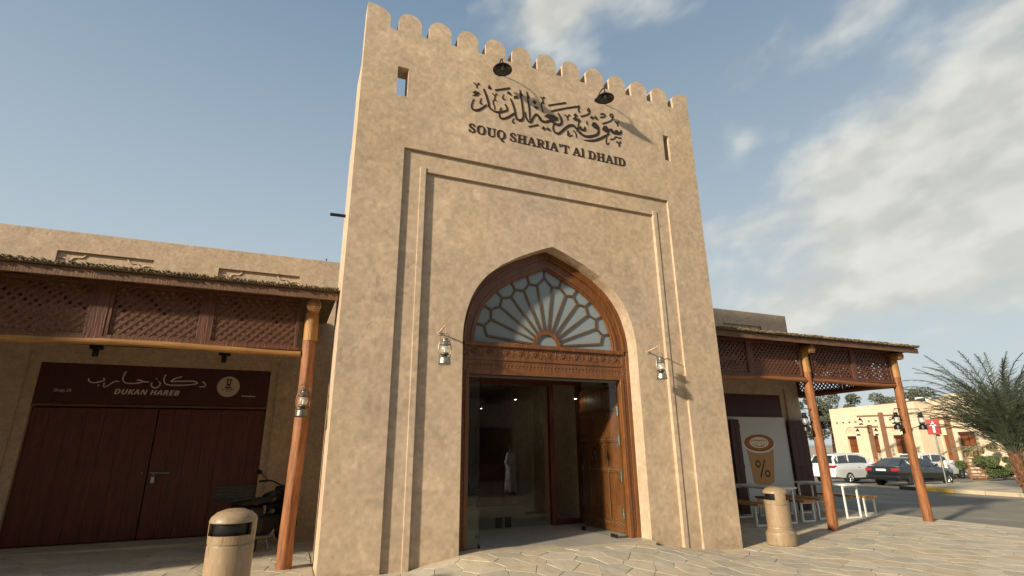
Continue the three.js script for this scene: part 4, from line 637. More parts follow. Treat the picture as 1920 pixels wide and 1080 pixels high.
// ---------------------------------------------------------------- motorbike under the canopy
{
  const gy = H(-3.9, -2.15), t = thing('motorbike', 'black motorbike with wire crate on its rack beside the closed shop door', 'motorbike', [-3.78, gy, -2.45], 0.95);
  const blk = std({ color: rgb(0.012, 0.012, 0.013), roughness: 0.3, metalness: 0.1 }), R = 0.28;
  for (const x of [-0.55, 0.62]) { const w = part('wheel', [at(new THREE.TorusGeometry(R - 0.045, 0.045, 10, 28), x, R, 0)], M.rubber, t); const rm = [at(new THREE.TorusGeometry(R - 0.09, 0.012, 6, 24), x, R, 0), at(new THREE.CylinderGeometry(0.055, 0.055, 0.1, 14), x, R, 0, Math.PI / 2)]; for (let k = 0; k < 10; k++) { const a = k * 0.628; rm.push(rod([x, R, 0], [x + (R - 0.09) * Math.cos(a), R + (R - 0.09) * Math.sin(a), 0], 0.004, 0.004, 4)); } part('rim', rm, M.steel, w); }
  part('front_fork', [rod([0.62, R, 0.07], [0.45, 0.86, 0.06], 0.02), rod([0.62, R, -0.07], [0.45, 0.86, -0.06], 0.02)], M.steel, t);
  part('front_fender', [at(new THREE.TorusGeometry(R + 0.03, 0.05, 6, 14, 2), 0.62, R, 0, 0, 0, 0.7)], blk, t);
  part('rear_fender', [at(new THREE.TorusGeometry(R + 0.03, 0.055, 6, 14, 2), -0.55, R, 0, 0, 0, 0.9)], blk, t);
  part('frame', [tube([[0.43, 0.78, 0], [0.25, 0.5, 0], [0.05, 0.3, 0], [-0.3, 0.3, 0], [-0.55, R, 0.06]], 0.025, 20, 6), tube([[0.42, 0.76, 0], [0.1, 0.66, 0], [-0.35, 0.64, 0], [-0.72, 0.68, 0]], 0.025, 16, 6), rod([-0.55, R, 0.1], [-0.42, 0.63, 0.1], 0.022), rod([-0.55, R, -0.1], [-0.42, 0.63, -0.1], 0.022)], blk, t);
  part('engine', [rbox(-0.2, 0.14, 0.24, 0.44, -0.12, 0.12, 0.04), at(new THREE.CylinderGeometry(0.085, 0.085, 0.28, 16), -0.1, 0.33, 0, Math.PI / 2), at(new THREE.CylinderGeometry(0.065, 0.07, 0.2, 14), 0.14, 0.46, 0, 0, 0, -0.6)], M.tinDark, t);
  part('fuel_tank', at(new THREE.SphereGeometry(1, 18, 12), 0.16, 0.74, 0, 0, 0, -0.12).scale(1, 1, 1) && (() => { const g = new THREE.SphereGeometry(1, 18, 12); g.scale(0.23, 0.11, 0.13); return at(g, 0.16, 0.73, 0, 0, 0, 0.15); })(), blk, t);
  part('seat', [rbox(-0.62, 0.0, 0.68, 0.76, -0.12, 0.12, 0.035, 3)], M.rubber, t);
  part('handlebar', [tube([[0.3, 0.98, 0.33], [0.38, 0.98, 0.2], [0.44, 0.9, 0], [0.38, 0.98, -0.2], [0.3, 0.98, -0.33]], 0.013, 22, 6), rod([0.27, 0.975, 0.36], [0.33, 0.985, 0.24], 0.02), rod([0.27, 0.975, -0.36], [0.33, 0.985, -0.24], 0.02)], M.black, t);
  for (const s of [-1, 1]) { const m = part('mirror', [rod([0.36, 0.98, s * 0.24], [0.26, 1.12, s * 0.34], 0.006)], M.black, t); part('mirror_head', at(new THREE.SphereGeometry(0.05, 10, 6).scale(0.3, 0.8, 1.2), 0.25, 1.13, s * 0.36), M.black, m); }
  part('headlight', [at(new THREE.CylinderGeometry(0.085, 0.06, 0.11, 16), 0.52, 0.84, 0, 0, 0, -Math.PI / 2)], M.steel, t);
  part('exhaust', [tube([[0.12, 0.34, 0.12], [0.05, 0.2, 0.14], [-0.3, 0.2, 0.15], [-0.72, 0.3, 0.16]], 0.032, 20, 8)], M.steel, t);
  part('side_panel', [rbox(-0.42, -0.12, 0.44, 0.64, -0.11, 0.11, 0.04)], blk, t);
  part('leg_shield', [rbox(0.3, 0.36, 0.3, 0.82, -0.2, 0.2, 0.028, 3), rbox(0.34, 0.46, 0.62, 0.9, -0.11, 0.11, 0.04, 3)], blk, t);
  part('engine_cover', [rbox(-0.28, 0.26, 0.2, 0.5, -0.16, 0.16, 0.07, 3)], blk, t);
  part('side_stand', [rod([-0.05, 0.24, 0.1], [-0.12, 0.0, 0.26], 0.012), rod([-0.15, 0.006, 0.27], [-0.08, 0.006, 0.25], 0.014)], M.steel, t);
  part('centre_stand', [tube([[-0.22, 0.24, 0.09], [-0.3, 0.02, 0.14], [-0.3, 0.02, -0.14], [-0.22, 0.24, -0.09]], 0.013, 20, 6)], M.black, t);
  part('rack', [rbox(-0.95, -0.45, 0.765, 0.785, -0.16, 0.16, 0.006)], M.black, t);
  const cr = []; const x0 = -0.92, x1 = -0.5, y0 = 0.79, y1 = 0.96, zz = 0.17;
  for (let k = 0; k <= 4; k++) { const y = mix(y0, y1, k / 4); cr.push(rod([x0, y, zz], [x1, y, zz], 0.005, 0.005, 4), rod([x0, y, -zz], [x1, y, -zz], 0.005, 0.005, 4), rod([x0, y, -zz], [x0, y, zz], 0.005, 0.005, 4), rod([x1, y, -zz], [x1, y, zz], 0.005, 0.005, 4)); }
  for (let k = 0; k <= 9; k++) { const x = mix(x0, x1, k / 9); for (const s of [-1, 1]) cr.push(rod([x, y0, s * zz], [x, y1, s * zz], 0.004, 0.004, 4)); }
  for (let k = 0; k <= 7; k++) { const z = mix(-zz, zz, k / 7); for (const x of [x0, x1]) cr.push(rod([x, y0, z], [x, y1, z], 0.004, 0.004, 4)); }
  cr.push(box(x0, x1, y0 - 0.004, y0 + 0.004, -zz, zz));
  part('crate', cr, std({ color: rgb(0.03, 0.06, 0.045), roughness: 0.5 }), t);
}

// ---------------------------------------------------------------- across the road
const KX = 23.0;
M.kerbYellow = std({ map: tex(128, 128, (u, v) => { const k = 0.7 + 0.5 * fb(u, v, 8, 4, 900), w = sstep(0.62, 0.7, fb(u, v, 12, 3, 905)); return [mix(0.8, 0.5, w) * k, mix(0.47, 0.42, w) * k, mix(0.03, 0.3, w) * k]; }, true, 1), roughness: 0.8 });
M.kerbBlack = std({ color: rgb(0.03, 0.03, 0.03), roughness: 0.8 });
{
  const isl = struct(part('far_pavement', [box(KX + 0.16, 60, -0.6, RY(KX) + 0.145, -9.6, 45)], M.paver, scene));
  let z = -9.6, k = 0; while (z < 6) { const L = k === 0 ? 1.05 : 1.15; const m = part('kerb_block', [rbox(KX, KX + 0.155, -0.6, RY(KX) + 0.15, z + 0.006, z + L - 0.006, 0.015)], k === 1 ? M.kerbYellow : k === 0 ? M.kerbBlack : M.paver, isl); z += L; k++; }
  for (let i = 0; i < 7; i++) part('kerb_block', [rbox(KX + i * 1.15 + 0.17, KX + (i + 1) * 1.15 + 0.158, -0.6, RY(KX) + 0.151, -9.75, -9.605, 0.015)], i % 2 ? M.kerbYellow : M.kerbBlack, isl);
}
// parked cars
const paint = (c, r = 0.25) => phy({ color: rgb(...c), roughness: r, metalness: 0.2, clearcoat: 0.9, clearcoatRoughness: 0.06 });
const CAR = { white: paint([0.8, 0.8, 0.77]), black: paint([0.010, 0.011, 0.012]), silver: paint([0.42, 0.42, 0.41]) };
const M2 = { glass: phy({ color: rgb(0.012, 0.014, 0.015), roughness: 0.06, clearcoat: 1 }), tail: phy({ color: rgb(0.35, 0.012, 0.012), roughness: 0.15, clearcoat: 1 }), plate: std({ color: rgb(0.6, 0.6, 0.58), roughness: 0.5 }), chrome: std({ color: rgb(0.5, 0.5, 0.5), roughness: 0.2, metalness: 0.95 }), plastic: std({ color: rgb(0.02, 0.02, 0.02), roughness: 0.6 }) };
function loft(sections, close) {                      // sections: rings of equal length, joined to a skin with capped ends
  const n = sections[0].length, pos = [], tri = (a, b, c) => pos.push(...a, ...b, ...c);
  for (let i = 0; i + 1 < sections.length; i++) for (let k = 0; k < n; k++) { const a = sections[i][k], b = sections[i][(k + 1) % n], c = sections[i + 1][(k + 1) % n], d = sections[i + 1][k]; tri(a, b, c); tri(a, c, d); }
  for (const [s, f] of [[sections[0], 1], [sections[sections.length - 1], -1]]) { const m = s.reduce((q, p) => [q[0] + p[0] / n, q[1] + p[1] / n, q[2] + p[2] / n], [0, 0, 0]); for (let k = 0; k < n; k++) { const a = s[k], b = s[(k + 1) % n]; f > 0 ? tri(m, b, a) : tri(m, a, b); } }
  const g = new THREE.BufferGeometry(); g.setAttribute('position', new THREE.Float32BufferAttribute(pos, 3)); const w = uvm(g); w.computeVertexNormals(); return w;
}
function smoothN(g, ang = 0.7) { // crease-aware normals
  const p = g.attributes.position, n = p.count, fn = [], map = new Map(), key = (i) => Math.round(p.getX(i) * 500) + '_' + Math.round(p.getY(i) * 500) + '_' + Math.round(p.getZ(i) * 500), a = V(0, 0, 0), b = V(0, 0, 0), c = V(0, 0, 0);
  for (let i = 0; i < n; i += 3) { a.fromBufferAttribute(p, i); b.fromBufferAttribute(p, i + 1).sub(a); c.fromBufferAttribute(p, i + 2).sub(a); const N = b.clone().cross(c); for (let k = 0; k < 3; k++) { fn[i + k] = N; const q = key(i + k); if (!map.has(q)) map.set(q, []); map.get(q).push(N); } }
  const out = new Float32Array(n * 3); for (let i = 0; i < n; i++) { const me = fn[i].clone().normalize(), s = V(0, 0, 0); for (const N of map.get(key(i))) if (me.dot(N.clone().normalize()) > Math.cos(ang)) s.add(N); s.normalize(); out.set([s.x, s.y, s.z], i * 3); }
  g.setAttribute('normal', new THREE.BufferAttribute(out, 3)); return g;
}
function car(label, kind, mat, x, z, ry, group) {
  // rear axle at the origin, nose along +x, right side at z = 0
  const t = thing('parked_car', label, 'car', [x, RY(x), z], ry, group), suv = kind === 'suv', top = suv ? 1.62 : 1.43, wb = 2.82, rear = -1.02, nose = 3.72, hw = 0.9, cz = -0.78;
  const prof = suv ? [[rear, 0.55, 0.9, 0.8], [rear + 0.06, 0.34, 1.02, 0.86], [rear + 0.5, 0.28, 1.06, 0.9], [0.6, 0.26, 1.05, 0.92], [1.7, 0.26, 1.04, 0.92], [2.35, 0.26, 1.0, 0.91], [3.0, 0.27, 0.94, 0.88], [3.5, 0.3, 0.84, 0.8], [nose, 0.42, 0.7, 0.66]] : [[rear, 0.5, 0.86, 0.76], [rear + 0.08, 0.32, 0.98, 0.84], [rear + 0.5, 0.26, 1.02, 0.885], [0.5, 0.24, 1.0, 0.9], [1.7, 0.24, 0.97, 0.9], [2.4, 0.24, 0.93, 0.89], [3.0, 0.25, 0.87, 0.86], [3.5, 0.28, 0.77, 0.78], [nose, 0.4, 0.62, 0.64]];
  const ringAt = ([X, yb, yt, w]) => { const o = [], m = mix(yb, yt, 0.6); for (const [u, v] of [[-0.86, yb], [-0.97, yb + 0.06], [-1, m - 0.05], [-0.985, m + 0.06], [-0.93, yt - 0.03], [-0.8, yt], [-0.4, yt + 0.012], [0, yt + 0.016], [0.4, yt + 0.012], [0.8, yt], [0.93, yt - 0.03], [0.985, m + 0.06], [1, m - 0.05], [0.97, yb + 0.06], [0.86, yb]]) o.push([X, v, cz + u * w]); return o; };
  part('body', smoothN(loft(prof.map(ringAt)), 0.75), mat, t);
  const gh = suv ? [[rear + 0.1, 1.0, 1.02, 0.78], [rear + 0.22, 1.0, 1.34, 0.76], [rear + 0.42, 1.0, 1.54, 0.75], [0.3, 1.0, top, 0.75], [1.2, 1.0, top - 0.02, 0.75], [1.75, 1.0, 1.42, 0.76], [2.45, 0.97, 1.0, 0.78]] : [[rear + 0.42, 0.97, 0.99, 0.76], [rear + 0.8, 0.97, 1.22, 0.75], [rear + 1.2, 0.97, 1.385, 0.74], [0.9, 0.97, top, 0.74], [1.4, 0.97, top - 0.03, 0.74], [1.9, 0.95, 1.22, 0.75], [2.5, 0.93, 0.95, 0.76]];
  const gr = ([X, yb, yt, w]) => { const k = (yt - yb) / (top - 1), wt = w - 0.17 * k; return [[X, yb, cz - w], [X, yt - 0.07 * k, cz - wt - 0.02], [X, yt - 0.015, cz - wt + 0.1], [X, yt, cz], [X, yt - 0.015, cz + wt - 0.1], [X, yt - 0.07 * k, cz + wt + 0.02], [X, yb, cz + w]]; };
  part('roof', smoothN(loft(gh.map(gr)), 0.6), mat, t);
  // glass: strips lying just outside the cabin skin
  const side = (i0, i1, s, f0, f1) => { const P = (i, f) => { const q = gr(gh[i]), a = s > 0 ? q[6] : q[0], b = s > 0 ? q[5] : q[1]; return [a[0], mix(a[1], b[1], f), mix(a[2], b[2], f) + s * 0.008]; }; const lo = [], hi = []; for (let i = i0; i <= i1; i++) { lo.push(P(i, f0)); hi.push(P(i, f1)); } const pos = []; for (let i = 0; i + 1 < lo.length; i++) { const q = [lo[i], lo[i + 1], hi[i + 1], hi[i]]; if (s > 0) pos.push(...q[0], ...q[1], ...q[2], ...q[0], ...q[2], ...q[3]); else pos.push(...q[0], ...q[2], ...q[1], ...q[0], ...q[3], ...q[2]); } const g = new THREE.BufferGeometry(); g.setAttribute('position', new THREE.Float32BufferAttribute(pos, 3)); g.computeVertexNormals(); return uvm(g); };
  const n = gh.length; for (const s of [1, -1]) { part('side_window', [side(1, suv ? 2 : 2, s, 0.16, 0.86)], M2.glass, t); part('side_window', [side(2, 3, s, 0.14, 0.9)], M2.glass, t); part('side_window', [side(3, n - 2, s, 0.14, 0.9)], M2.glass, t); }
  for (const x0 of [gh[2][0] + 0.05, gh[3][0]]) for (const s of [1, -1]) part('pillar', [rbox(x0 - 0.03, x0 + 0.03, 1.0, 1.02 + (top - 1) * 0.8, cz + s * 0.7 - 0.02, cz + s * 0.7 + 0.02, 0.01)], mat, t);
  const glassAcross = (i0, i1, f0, f1, e) => { const a = gr(gh[i0]), b = gr(gh[i1]); const row = (q, r, f) => [2, 3, 4].map((k) => [mix(q[k][0], r[k][0], f), mix(q[k][1], r[k][1], f) + 0.01, mix(q[k][2], r[k][2], f)]); const lo = row(a, b, f0), hi = row(a, b, f1), pos = []; for (let k = 0; k < 2; k++) { pos.push(...lo[k], ...hi[k], ...hi[k + 1], ...lo[k], ...hi[k + 1], ...lo[k + 1]); } const g = new THREE.BufferGeometry(); g.setAttribute('position', new THREE.Float32BufferAttribute(pos, 3)); g.translate(e, 0.004, 0); g.computeVertexNormals(); return uvm(g); };
  part('rear_window', suv ? [glassAcross(0, 1, 0.15, 1, -0.012), glassAcross(1, 2, 0, 0.7, -0.012)] : [glassAcross(0, 1, 0.12, 1, -0.008), glassAcross(1, 2, 0, 0.8, -0.008)], M2.glass, t);
  part('windscreen', [glassAcross(n - 1, n - 2, 0.1, 1, 0.01), glassAcross(n - 2, n - 3, 0, 0.7, 0.01)], M2.glass, t);
  for (const [wx, wz] of [[0, 0.02], [wb, 0.02], [0, -1.58], [wb, -1.58]]) {
    const o = wz > -0.5 ? 1 : -1, w = part('wheel', [at(lathe([[0.2, -0.1], [0.28, -0.105], [0.318, -0.08], [0.325, 0], [0.318, 0.08], [0.28, 0.105], [0.2, 0.1]], 26), wx, 0.325, wz, Math.PI / 2)], M.rubber, t);
    const sp = [at(lathe([[0.205, -0.02], [0.21, 0.098], [0.195, 0.1], [0.185, 0.03]], 24), wx, 0.325, wz, o * Math.PI / 2)]; for (let k = 0; k < 7; k++) { const a = k * 0.8976; sp.push(rod([wx, 0.325, wz + o * 0.07], [wx + 0.19 * Math.cos(a), 0.325 + 0.19 * Math.sin(a), wz + o * 0.085], 0.026, 0.02, 5)); } sp.push(at(new THREE.CylinderGeometry(0.05, 0.05, 0.02, 12), wx, 0.325, wz + o * 0.085, Math.PI / 2));
    part('rim', sp, M2.chrome, w);
    part('wheel_arch', [at(new THREE.CylinderGeometry(0.375, 0.375, 0.04, 24), wx, 0.34, wz + o * 0.085 - o * 0.04, Math.PI / 2)], M2.plastic, t);
  }
  for (const s of [1, -1]) { part('tail_light', [rbox(rear - 0.02, rear + 0.22, suv ? 0.82 : 0.74, suv ? 0.98 : 0.9, cz + s * 0.66 - 0.17, cz + s * 0.66 + 0.17, 0.04, 3)], M2.tail, t); part('headlight', [rbox(nose - 0.3, nose - 0.06, 0.58, 0.7, cz + s * 0.56 - 0.14, cz + s * 0.56 + 0.14, 0.04, 3)], M.lampGlass, t); const mr = part('door_mirror', [rbox(1.72, 1.9, 1.0, 1.1, cz + s * 0.98 - 0.08, cz + s * 0.98 + 0.08, 0.03)], mat, t); }
  part('number_plate', [rbox(rear - 0.03, rear + 0.03, 0.76, 0.87, cz - 0.25, cz + 0.25, 0.006)], M2.plate, t);
  part('bumper', [rbox(rear - 0.07, rear + 0.16, 0.36, 0.56, cz - 0.84, cz + 0.84, 0.06, 3), rbox(nose - 0.18, nose + 0.05, 0.32, 0.5, cz - 0.74, cz + 0.74, 0.06, 3)], mat, t);
  part('sill', [rbox(0.42, wb - 0.42, 0.2, 0.32, cz - 0.86, cz + 0.86, 0.03)], M2.plastic, t);
  for (const s of [1, -1]) part('door_handle', [rbox(0.75, 0.92, 0.84, 0.87, cz + s * 0.895 - 0.015, cz + s * 0.895 + 0.015, 0.008), rbox(1.5, 1.67, 0.82, 0.85, cz + s * 0.895 - 0.015, cz + s * 0.895 + 0.015, 0.008)], M2.chrome, t);
  return t;
}
car('black saloon car with red tail lights parked behind the arrow sign', 'sedan', CAR.black, 25.8, -10.72, 0);
car('white car with dark windows parked beside the black saloon', 'suv', CAR.white, 25.0, -13.5, 0);
car('white car parked in front of the black saloon, half hidden behind the arrow sign', 'suv', CAR.white, 34.2, -14.6, 0);
car('dark car parked in the shade of trees at the end of the cream building', 'suv', CAR.black, 39.5, -31.5, 0.3);
car('silver off road car parked at the plaza edge facing the tower door', 'suv', CAR.silver, -0.4, 12.6, 0.08);

// one way sign
{
  const t = thing('arrow_sign', 'red road sign with white upward arrow on a grey post', 'road sign', [25.5, RY(KX) + 0.14, -9.0], -1.02);
  const b = -(RY(KX) + 0.14);
  part('post', [rod([0, 0, 0], [0, 2.75 + b, 0], 0.035, 0.035, 12)], M.steel, t);
  const pl = part('plate', [rbox(-0.27, 0.27, 2.1 + b, 2.82 + b, 0.036, 0.05, 0.006)], std({ color: rgb(0.35, 0.012, 0.015), roughness: 0.45 }), t);
  part('arrow', [slab(poly([[-0.045, 2.19 + b], [0.045, 2.19 + b], [0.045, 2.5 + b], [0.14, 2.5 + b], [0, 2.74 + b], [-0.14, 2.5 + b], [-0.045, 2.5 + b]]), 0.051, 0.054)], M.white, pl);
}
// wooden lamp posts with lanterns on cross arms
function lampPost(label, x, z, top, arms) {
  const y0 = ROAD, t = thing('lamp_post', label, 'lamp post', [x, y0, z], -1.0, 'wooden lamp posts before the cream building');
  part('post', [rbox(-0.16, 0.16, 0, top - y0, -0.16, 0.16, 0.02)], M.pole, t);
  for (const [y, a, b] of arms) {
    part('cross_arm', [rbox(a, b, y - y0 - 0.06, y - y0 + 0.06, -0.07, 0.07, 0.015)], M.pole, t);
    for (const u of [a + 0.18, b - 0.18]) if (Math.abs(u) > 0.3) { const l = part('hanging_lantern', lathe([[0.1, -0.3], [0.15, -0.28], [0.06, -0.16], [0.001, -0.06]], 10, u, y - y0, 0), M.black, t); part('lantern_base', lathe([[0.001, -0.62], [0.13, -0.62], [0.15, -0.58], [0.1, -0.52], [0.08, -0.5]], 10, u, y - y0, 0), M.black, l); part('lantern_glass', lathe([[0.085, -0.5], [0.11, -0.4], [0.095, -0.3]], 10, u, y - y0, 0), M.lampGlass, l); }
  }
}
lampPost('tall wooden lamp post with two cross arms of lanterns before the shuttered windows', 36.7, -18.7, 3.92, [[3.7, -1.5, 0.9], [2.85, -0.1, 1.25]]);
lampPost('shorter wooden lamp post standing close beside the taller one', 37.6, -20.3, 3.1, [[2.95, -1.0, 0.55]]);
lampPost('wooden lamp post with lanterns before the tall gabled end, next to the arrow sign', 38.6, -15.5, 3.55, [[3.35, -0.85, 1.2], [2.8, -0.85, 0.1]]);

// cream building across the car park
{
  const t = thing('cream_building', 'low cream plastered building with brown shuttered windows across the car park', 'building', [42.85, -0.5, -27.34], -1.803), b = 0.5;
  const wins = [[1.59, 2.62, 1.0, 2.39], [3.95, 4.93, 1.0, 2.38], [6.4, 7.54, 1.0, 2.37]];
  part('wall', [slab(holed(rect(0, 8.9, 0, 4.84 + b), ...wins.map(([x0, x1, y0, y1]) => rect(x0, x1, y0 + b, y1 + b))), -0.3, 0), box(0, 8.9, 0, 4.84 + b, -7, -6.7), box(0, 0.3, 0, 4.84 + b, -6.7, -0.3), box(8.6, 8.9, 0, 4.84 + b, -6.7, -0.3), box(0.3, 8.6, 4.2 + b, 4.4 + b, -6.7, -0.3)], M.cream, t);
  const w4 = [[10.25, 11.5, 0.75, 2.5], [9.0, 9.75, 0.5, 2.3]], z = -1.75;
  part('wall', [slab(holed(poly([[8.9, 0], [13.2, 0], [13.2, 4.4 + b], [12.4, 5.0 + b], [11.4, 5.25 + b], [10.0, 5.25 + b], [9.4, 4.95 + b], [8.9, 4.95 + b]]), ...w4.map(([x0, x1, y0, y1]) => rect(x0, x1, y0 + b, y1 + b))), z - 0.3, z), box(12.9, 13.2, 0, 4.4 + b, -7, z - 0.3)], M.cream, t);
  const shut = (x0, x1, y0, y1, zz) => { const w = part('window', [rbox(x0, x1, y0 + b, y1 + b, zz - 0.24, zz - 0.16, 0.01)], M.darkWood, t); for (let k = 0; k < 2; k++) for (let j = 0; j < 2; j++) part('shutter', [rbox(mix(x0, x1, k / 2) + 0.05, mix(x0, x1, (k + 1) / 2) - 0.03, mix(y0, y1 - 0.25, j / 2) + b + 0.04, mix(y0, y1 - 0.25, (j + 1) / 2) + b - 0.02, zz - 0.17, zz - 0.12, 0.01)], M.doorWood, w); part('head_board', [rbox(x0, x1, y1 - 0.22 + b, y1 - 0.01 + b, zz - 0.16, zz - 0.05, 0.008)], M.signWood, w); };
  for (const w of wins) shut(...w, 0); shut(...w4[0], z); part('door', [rbox(9.0, 9.75, 0.5 + b, 2.3 + b, z - 0.25, z - 0.15, 0.01)], M.doorWood, t);
  for (let x = 0.8; x < 8.6; x += 0.72) part('beam_end', [rod([x, 3.58 + b, 0], [x, 3.58 + b, 0.16], 0.045, 0.045, 8)], M.pole, t);
  for (let x = 9.2; x < 12.8; x += 0.72) part('beam_end', [rod([x, 3.6 + b, z], [x, 3.6 + b, z + 0.16], 0.045, 0.045, 8)], M.pole, t);
  for (const [x0, x1] of wins) { const m = (x0 + x1) / 2; part('window_hood', [at(new THREE.TorusGeometry(0.5, 0.045, 6, 20, Math.PI), m, 2.65 + b, 0.0), rod([m - 0.32, 2.66 + b, 0.01], [m, 3.05 + b, 0.01], 0.025), rod([m + 0.32, 2.66 + b, 0.01], [m, 3.05 + b, 0.01], 0.025), rod([m, 2.66 + b, 0.01], [m, 3.12 + b, 0.01], 0.025)], M.paver, t); }
  part('ledge', [rbox(9.95, 11.8, 2.86 + b, 2.94 + b, z, z + 0.12, 0.01)], M.paver, t);
  part('coping', [rbox(5.2, 8.92, 4.84 + b, 4.9 + b, -0.32, 0.03, 0.01)], M.pole, t);
  part('wall_lantern', [lathe([[0.001, 0], [0.3, 0], [0.34, 0.1], [0.2, 0.3], [0.14, 0.34]], 14, 8.2, 2.75 + b, 0.4), lathe([[0.18, 0.72], [0.3, 0.76], [0.14, 1.0], [0.2, 1.08], [0.001, 1.2]], 14, 8.2, 2.75 + b, 0.4), rod([8.2, 3.95 + b, 0.4], [8.2, 3.95 + b, 0], 0.03)], M.black, t);
}
for (const [u, w, l] of [[6.0, 0.7, 'white rooftop unit behind the cream parapet, nearer the trees'], [8.0, 1.1, 'larger white rooftop unit behind the cream parapet']]) { const t = thing('rooftop_unit', l, 'rooftop unit', [42.85 - 0.23 * u + 1.94, 3.9, -27.34 + 0.973 * u + 0.46], -1.8); part('casing', [rbox(-w / 2, w / 2, 0, 1.35, -0.3, 0.3, 0.05)], M.white, t); part('grille', [rbox(-w * 0.35, w * 0.35, 0.75, 1.25, 0.3, 0.315, 0.01)], M.tinDark, t); }
// low picket fence before the building
{
  const t = thing('picket_fence', 'low brown and white picket fence behind the parked cars', 'fence', [36.2, ROAD, -20.5], -1.75);
  for (let i = 0; i < 22; i++) part('picket', [rbox(i * 0.3, i * 0.3 + 0.14, 0, 1.15, -0.03, 0.03, 0.01)], i % 3 ? M.bench : M.white, t);
  part('rail', [rbox(-0.05, 6.5, 0.85, 0.97, -0.06, -0.03, 0.01), rbox(-0.05, 6.5, 0.25, 0.37, -0.06, -0.03, 0.01)], M.bench, t);
}
{
  const t = thing('orange_barrier', 'slatted orange and white barrier standing by the hedge', 'barrier', [36.2, ROAD, -13.2], -1.0);
  for (let i = 0; i < 6; i++) part('slat', [rbox(-0.4, 0.4, 0.1 + i * 0.22, 0.2 + i * 0.22, -0.02, 0.02, 0.008)], i % 2 ? M.fascia : M.columnWood, t);
  for (const x of [-0.36, 0.36]) part('post', [rbox(x - 0.04, x + 0.04, 0, 1.6, -0.06, -0.02, 0.008)], M.columnWood, t);
}
// ---------------------------------------------------------------- plants
function leafMat(c, s) { return phy({ map: tex(128, 128, (u, v) => { const k = 0.6 + 0.8 * fb(u, v, 8, 3, s); return [c[0] * k, c[1] * k, c[2] * k]; }, true, 1.7), roughness: 0.75, side: THREE.DoubleSide, transmission: 0 }); }
const LEAF = { palm: leafMat([0.06, 0.072, 0.042], 950), palmDry: leafMat([0.26, 0.21, 0.115], 951), hedge: leafMat([0.075, 0.10, 0.028], 952), hedge2: leafMat([0.10, 0.125, 0.04], 953), tree: leafMat([0.10, 0.105, 0.06], 954), treeD: leafMat([0.065, 0.075, 0.04], 955) };
function leaves(n, f, size) {                          // many small leaf faces; f() gives a place and an outward direction
  const pos = new Float32Array(n * 9), a = V(0, 0, 0), b = V(0, 0, 0), d = V(0, 0, 0);
  for (let i = 0; i < n; i++) { const [x, y, z] = f(); a.set(rr(-1, 1), rr(-1, 1), rr(-1, 1)).normalize(); d.set(rr(-1, 1), rr(-1, 1), rr(-1, 1)).normalize(); b.crossVectors(a, d).normalize(); const s = size * rr(0.6, 1.4); pos.set([x - a.x * s, y - a.y * s, z - a.z * s, x + a.x * s, y + a.y * s, z + a.z * s, x + b.x * s * 0.9, y + b.y * s * 0.9, z + b.z * s * 0.9], i * 9); }
  const g = new THREE.BufferGeometry(); g.setAttribute('position', new THREE.BufferAttribute(pos, 3)); g.computeVertexNormals(); return uvm(g);
}
const clump = (cs) => () => { const [x, y, z, r] = cs[Math.floor(rnd() * cs.length)]; let u, v, w, q; do { u = rr(-1, 1); v = rr(-1, 1); w = rr(-1, 1); q = u * u + v * v + w * w; } while (q > 1 || (q < 0.35 && rnd() < 0.7)); return [x + u * r, y + v * r * 0.85, z + w * r]; };
function shrub(name, label, x, z, y, w, h, d, n, ma, mb) {
  const t = thing(name, label, 'shrub', [x, y, z], 0, 'shrubs on the far pavement'), cs = []; for (let i = 0; i < 16; i++) cs.push([rr(-w, w), rr(0.15, h - 0.2), rr(-d, d), rr(0.22, 0.42)]);
  part('foliage', leaves(n, clump(cs), 0.055), ma, t); part('foliage', leaves(n >> 1, clump(cs), 0.055), mb, t);
  part('stem', Array.from({ length: 5 }, (_, i) => rod([rr(-w, w) * 0.5, 0, rr(-d, d) * 0.5], [rr(-w, w) * 0.8, h * 0.6, rr(-d, d) * 0.8], 0.025, 0.012, 5)), M.pole, t);
}
shrub('clipped_hedge', 'broad green hedge behind the pavement beyond the arrow sign', 36.6, -12.6, ROAD + 0.1, 1.6, 1.35, 1.4, 9000, LEAF.hedge, LEAF.hedge2);
shrub('clipped_hedge', 'green hedge running on behind the palm trunk', 37.6, -9.8, ROAD + 0.1, 1.2, 1.5, 1.8, 9000, LEAF.hedge2, LEAF.hedge);
shrub('dark_shrub', 'darker loose shrub between the hedge and the gabled building end', 41.5, -14.0, ROAD + 0.1, 1.8, 2.2, 1.6, 7000, LEAF.hedge, LEAF.treeD);
function tree(label, x, z, h, r, n, ma, mb) {
  const t = thing('shade_tree', label, 'tree', [x, ROAD, z], 0, 'trees behind the cream building'), cs = []; for (let i = 0; i < 34; i++) { const a = rnd() * 6.283, q = Math.sqrt(rnd()) * r; cs.push([q * Math.cos(a), h * rr(0.35, 0.92), q * Math.sin(a), rr(0.5, 1.0)]); }
  part('trunk', [rod([0, 0, 0], [0.2, h * 0.45, 0.1], 0.22, 0.15, 8)], M.pole, t);
  part('limb', cs.slice(0, 9).map((c) => rod([0.2, h * 0.42, 0.1], [c[0] * 0.8, c[1], c[2] * 0.8], 0.08, 0.03, 5)), M.pole, t);
  part('crown', leaves(n, clump(cs), 0.12), ma, t); part('crown', leaves(n >> 1, clump(cs), 0.12), mb, t);
}
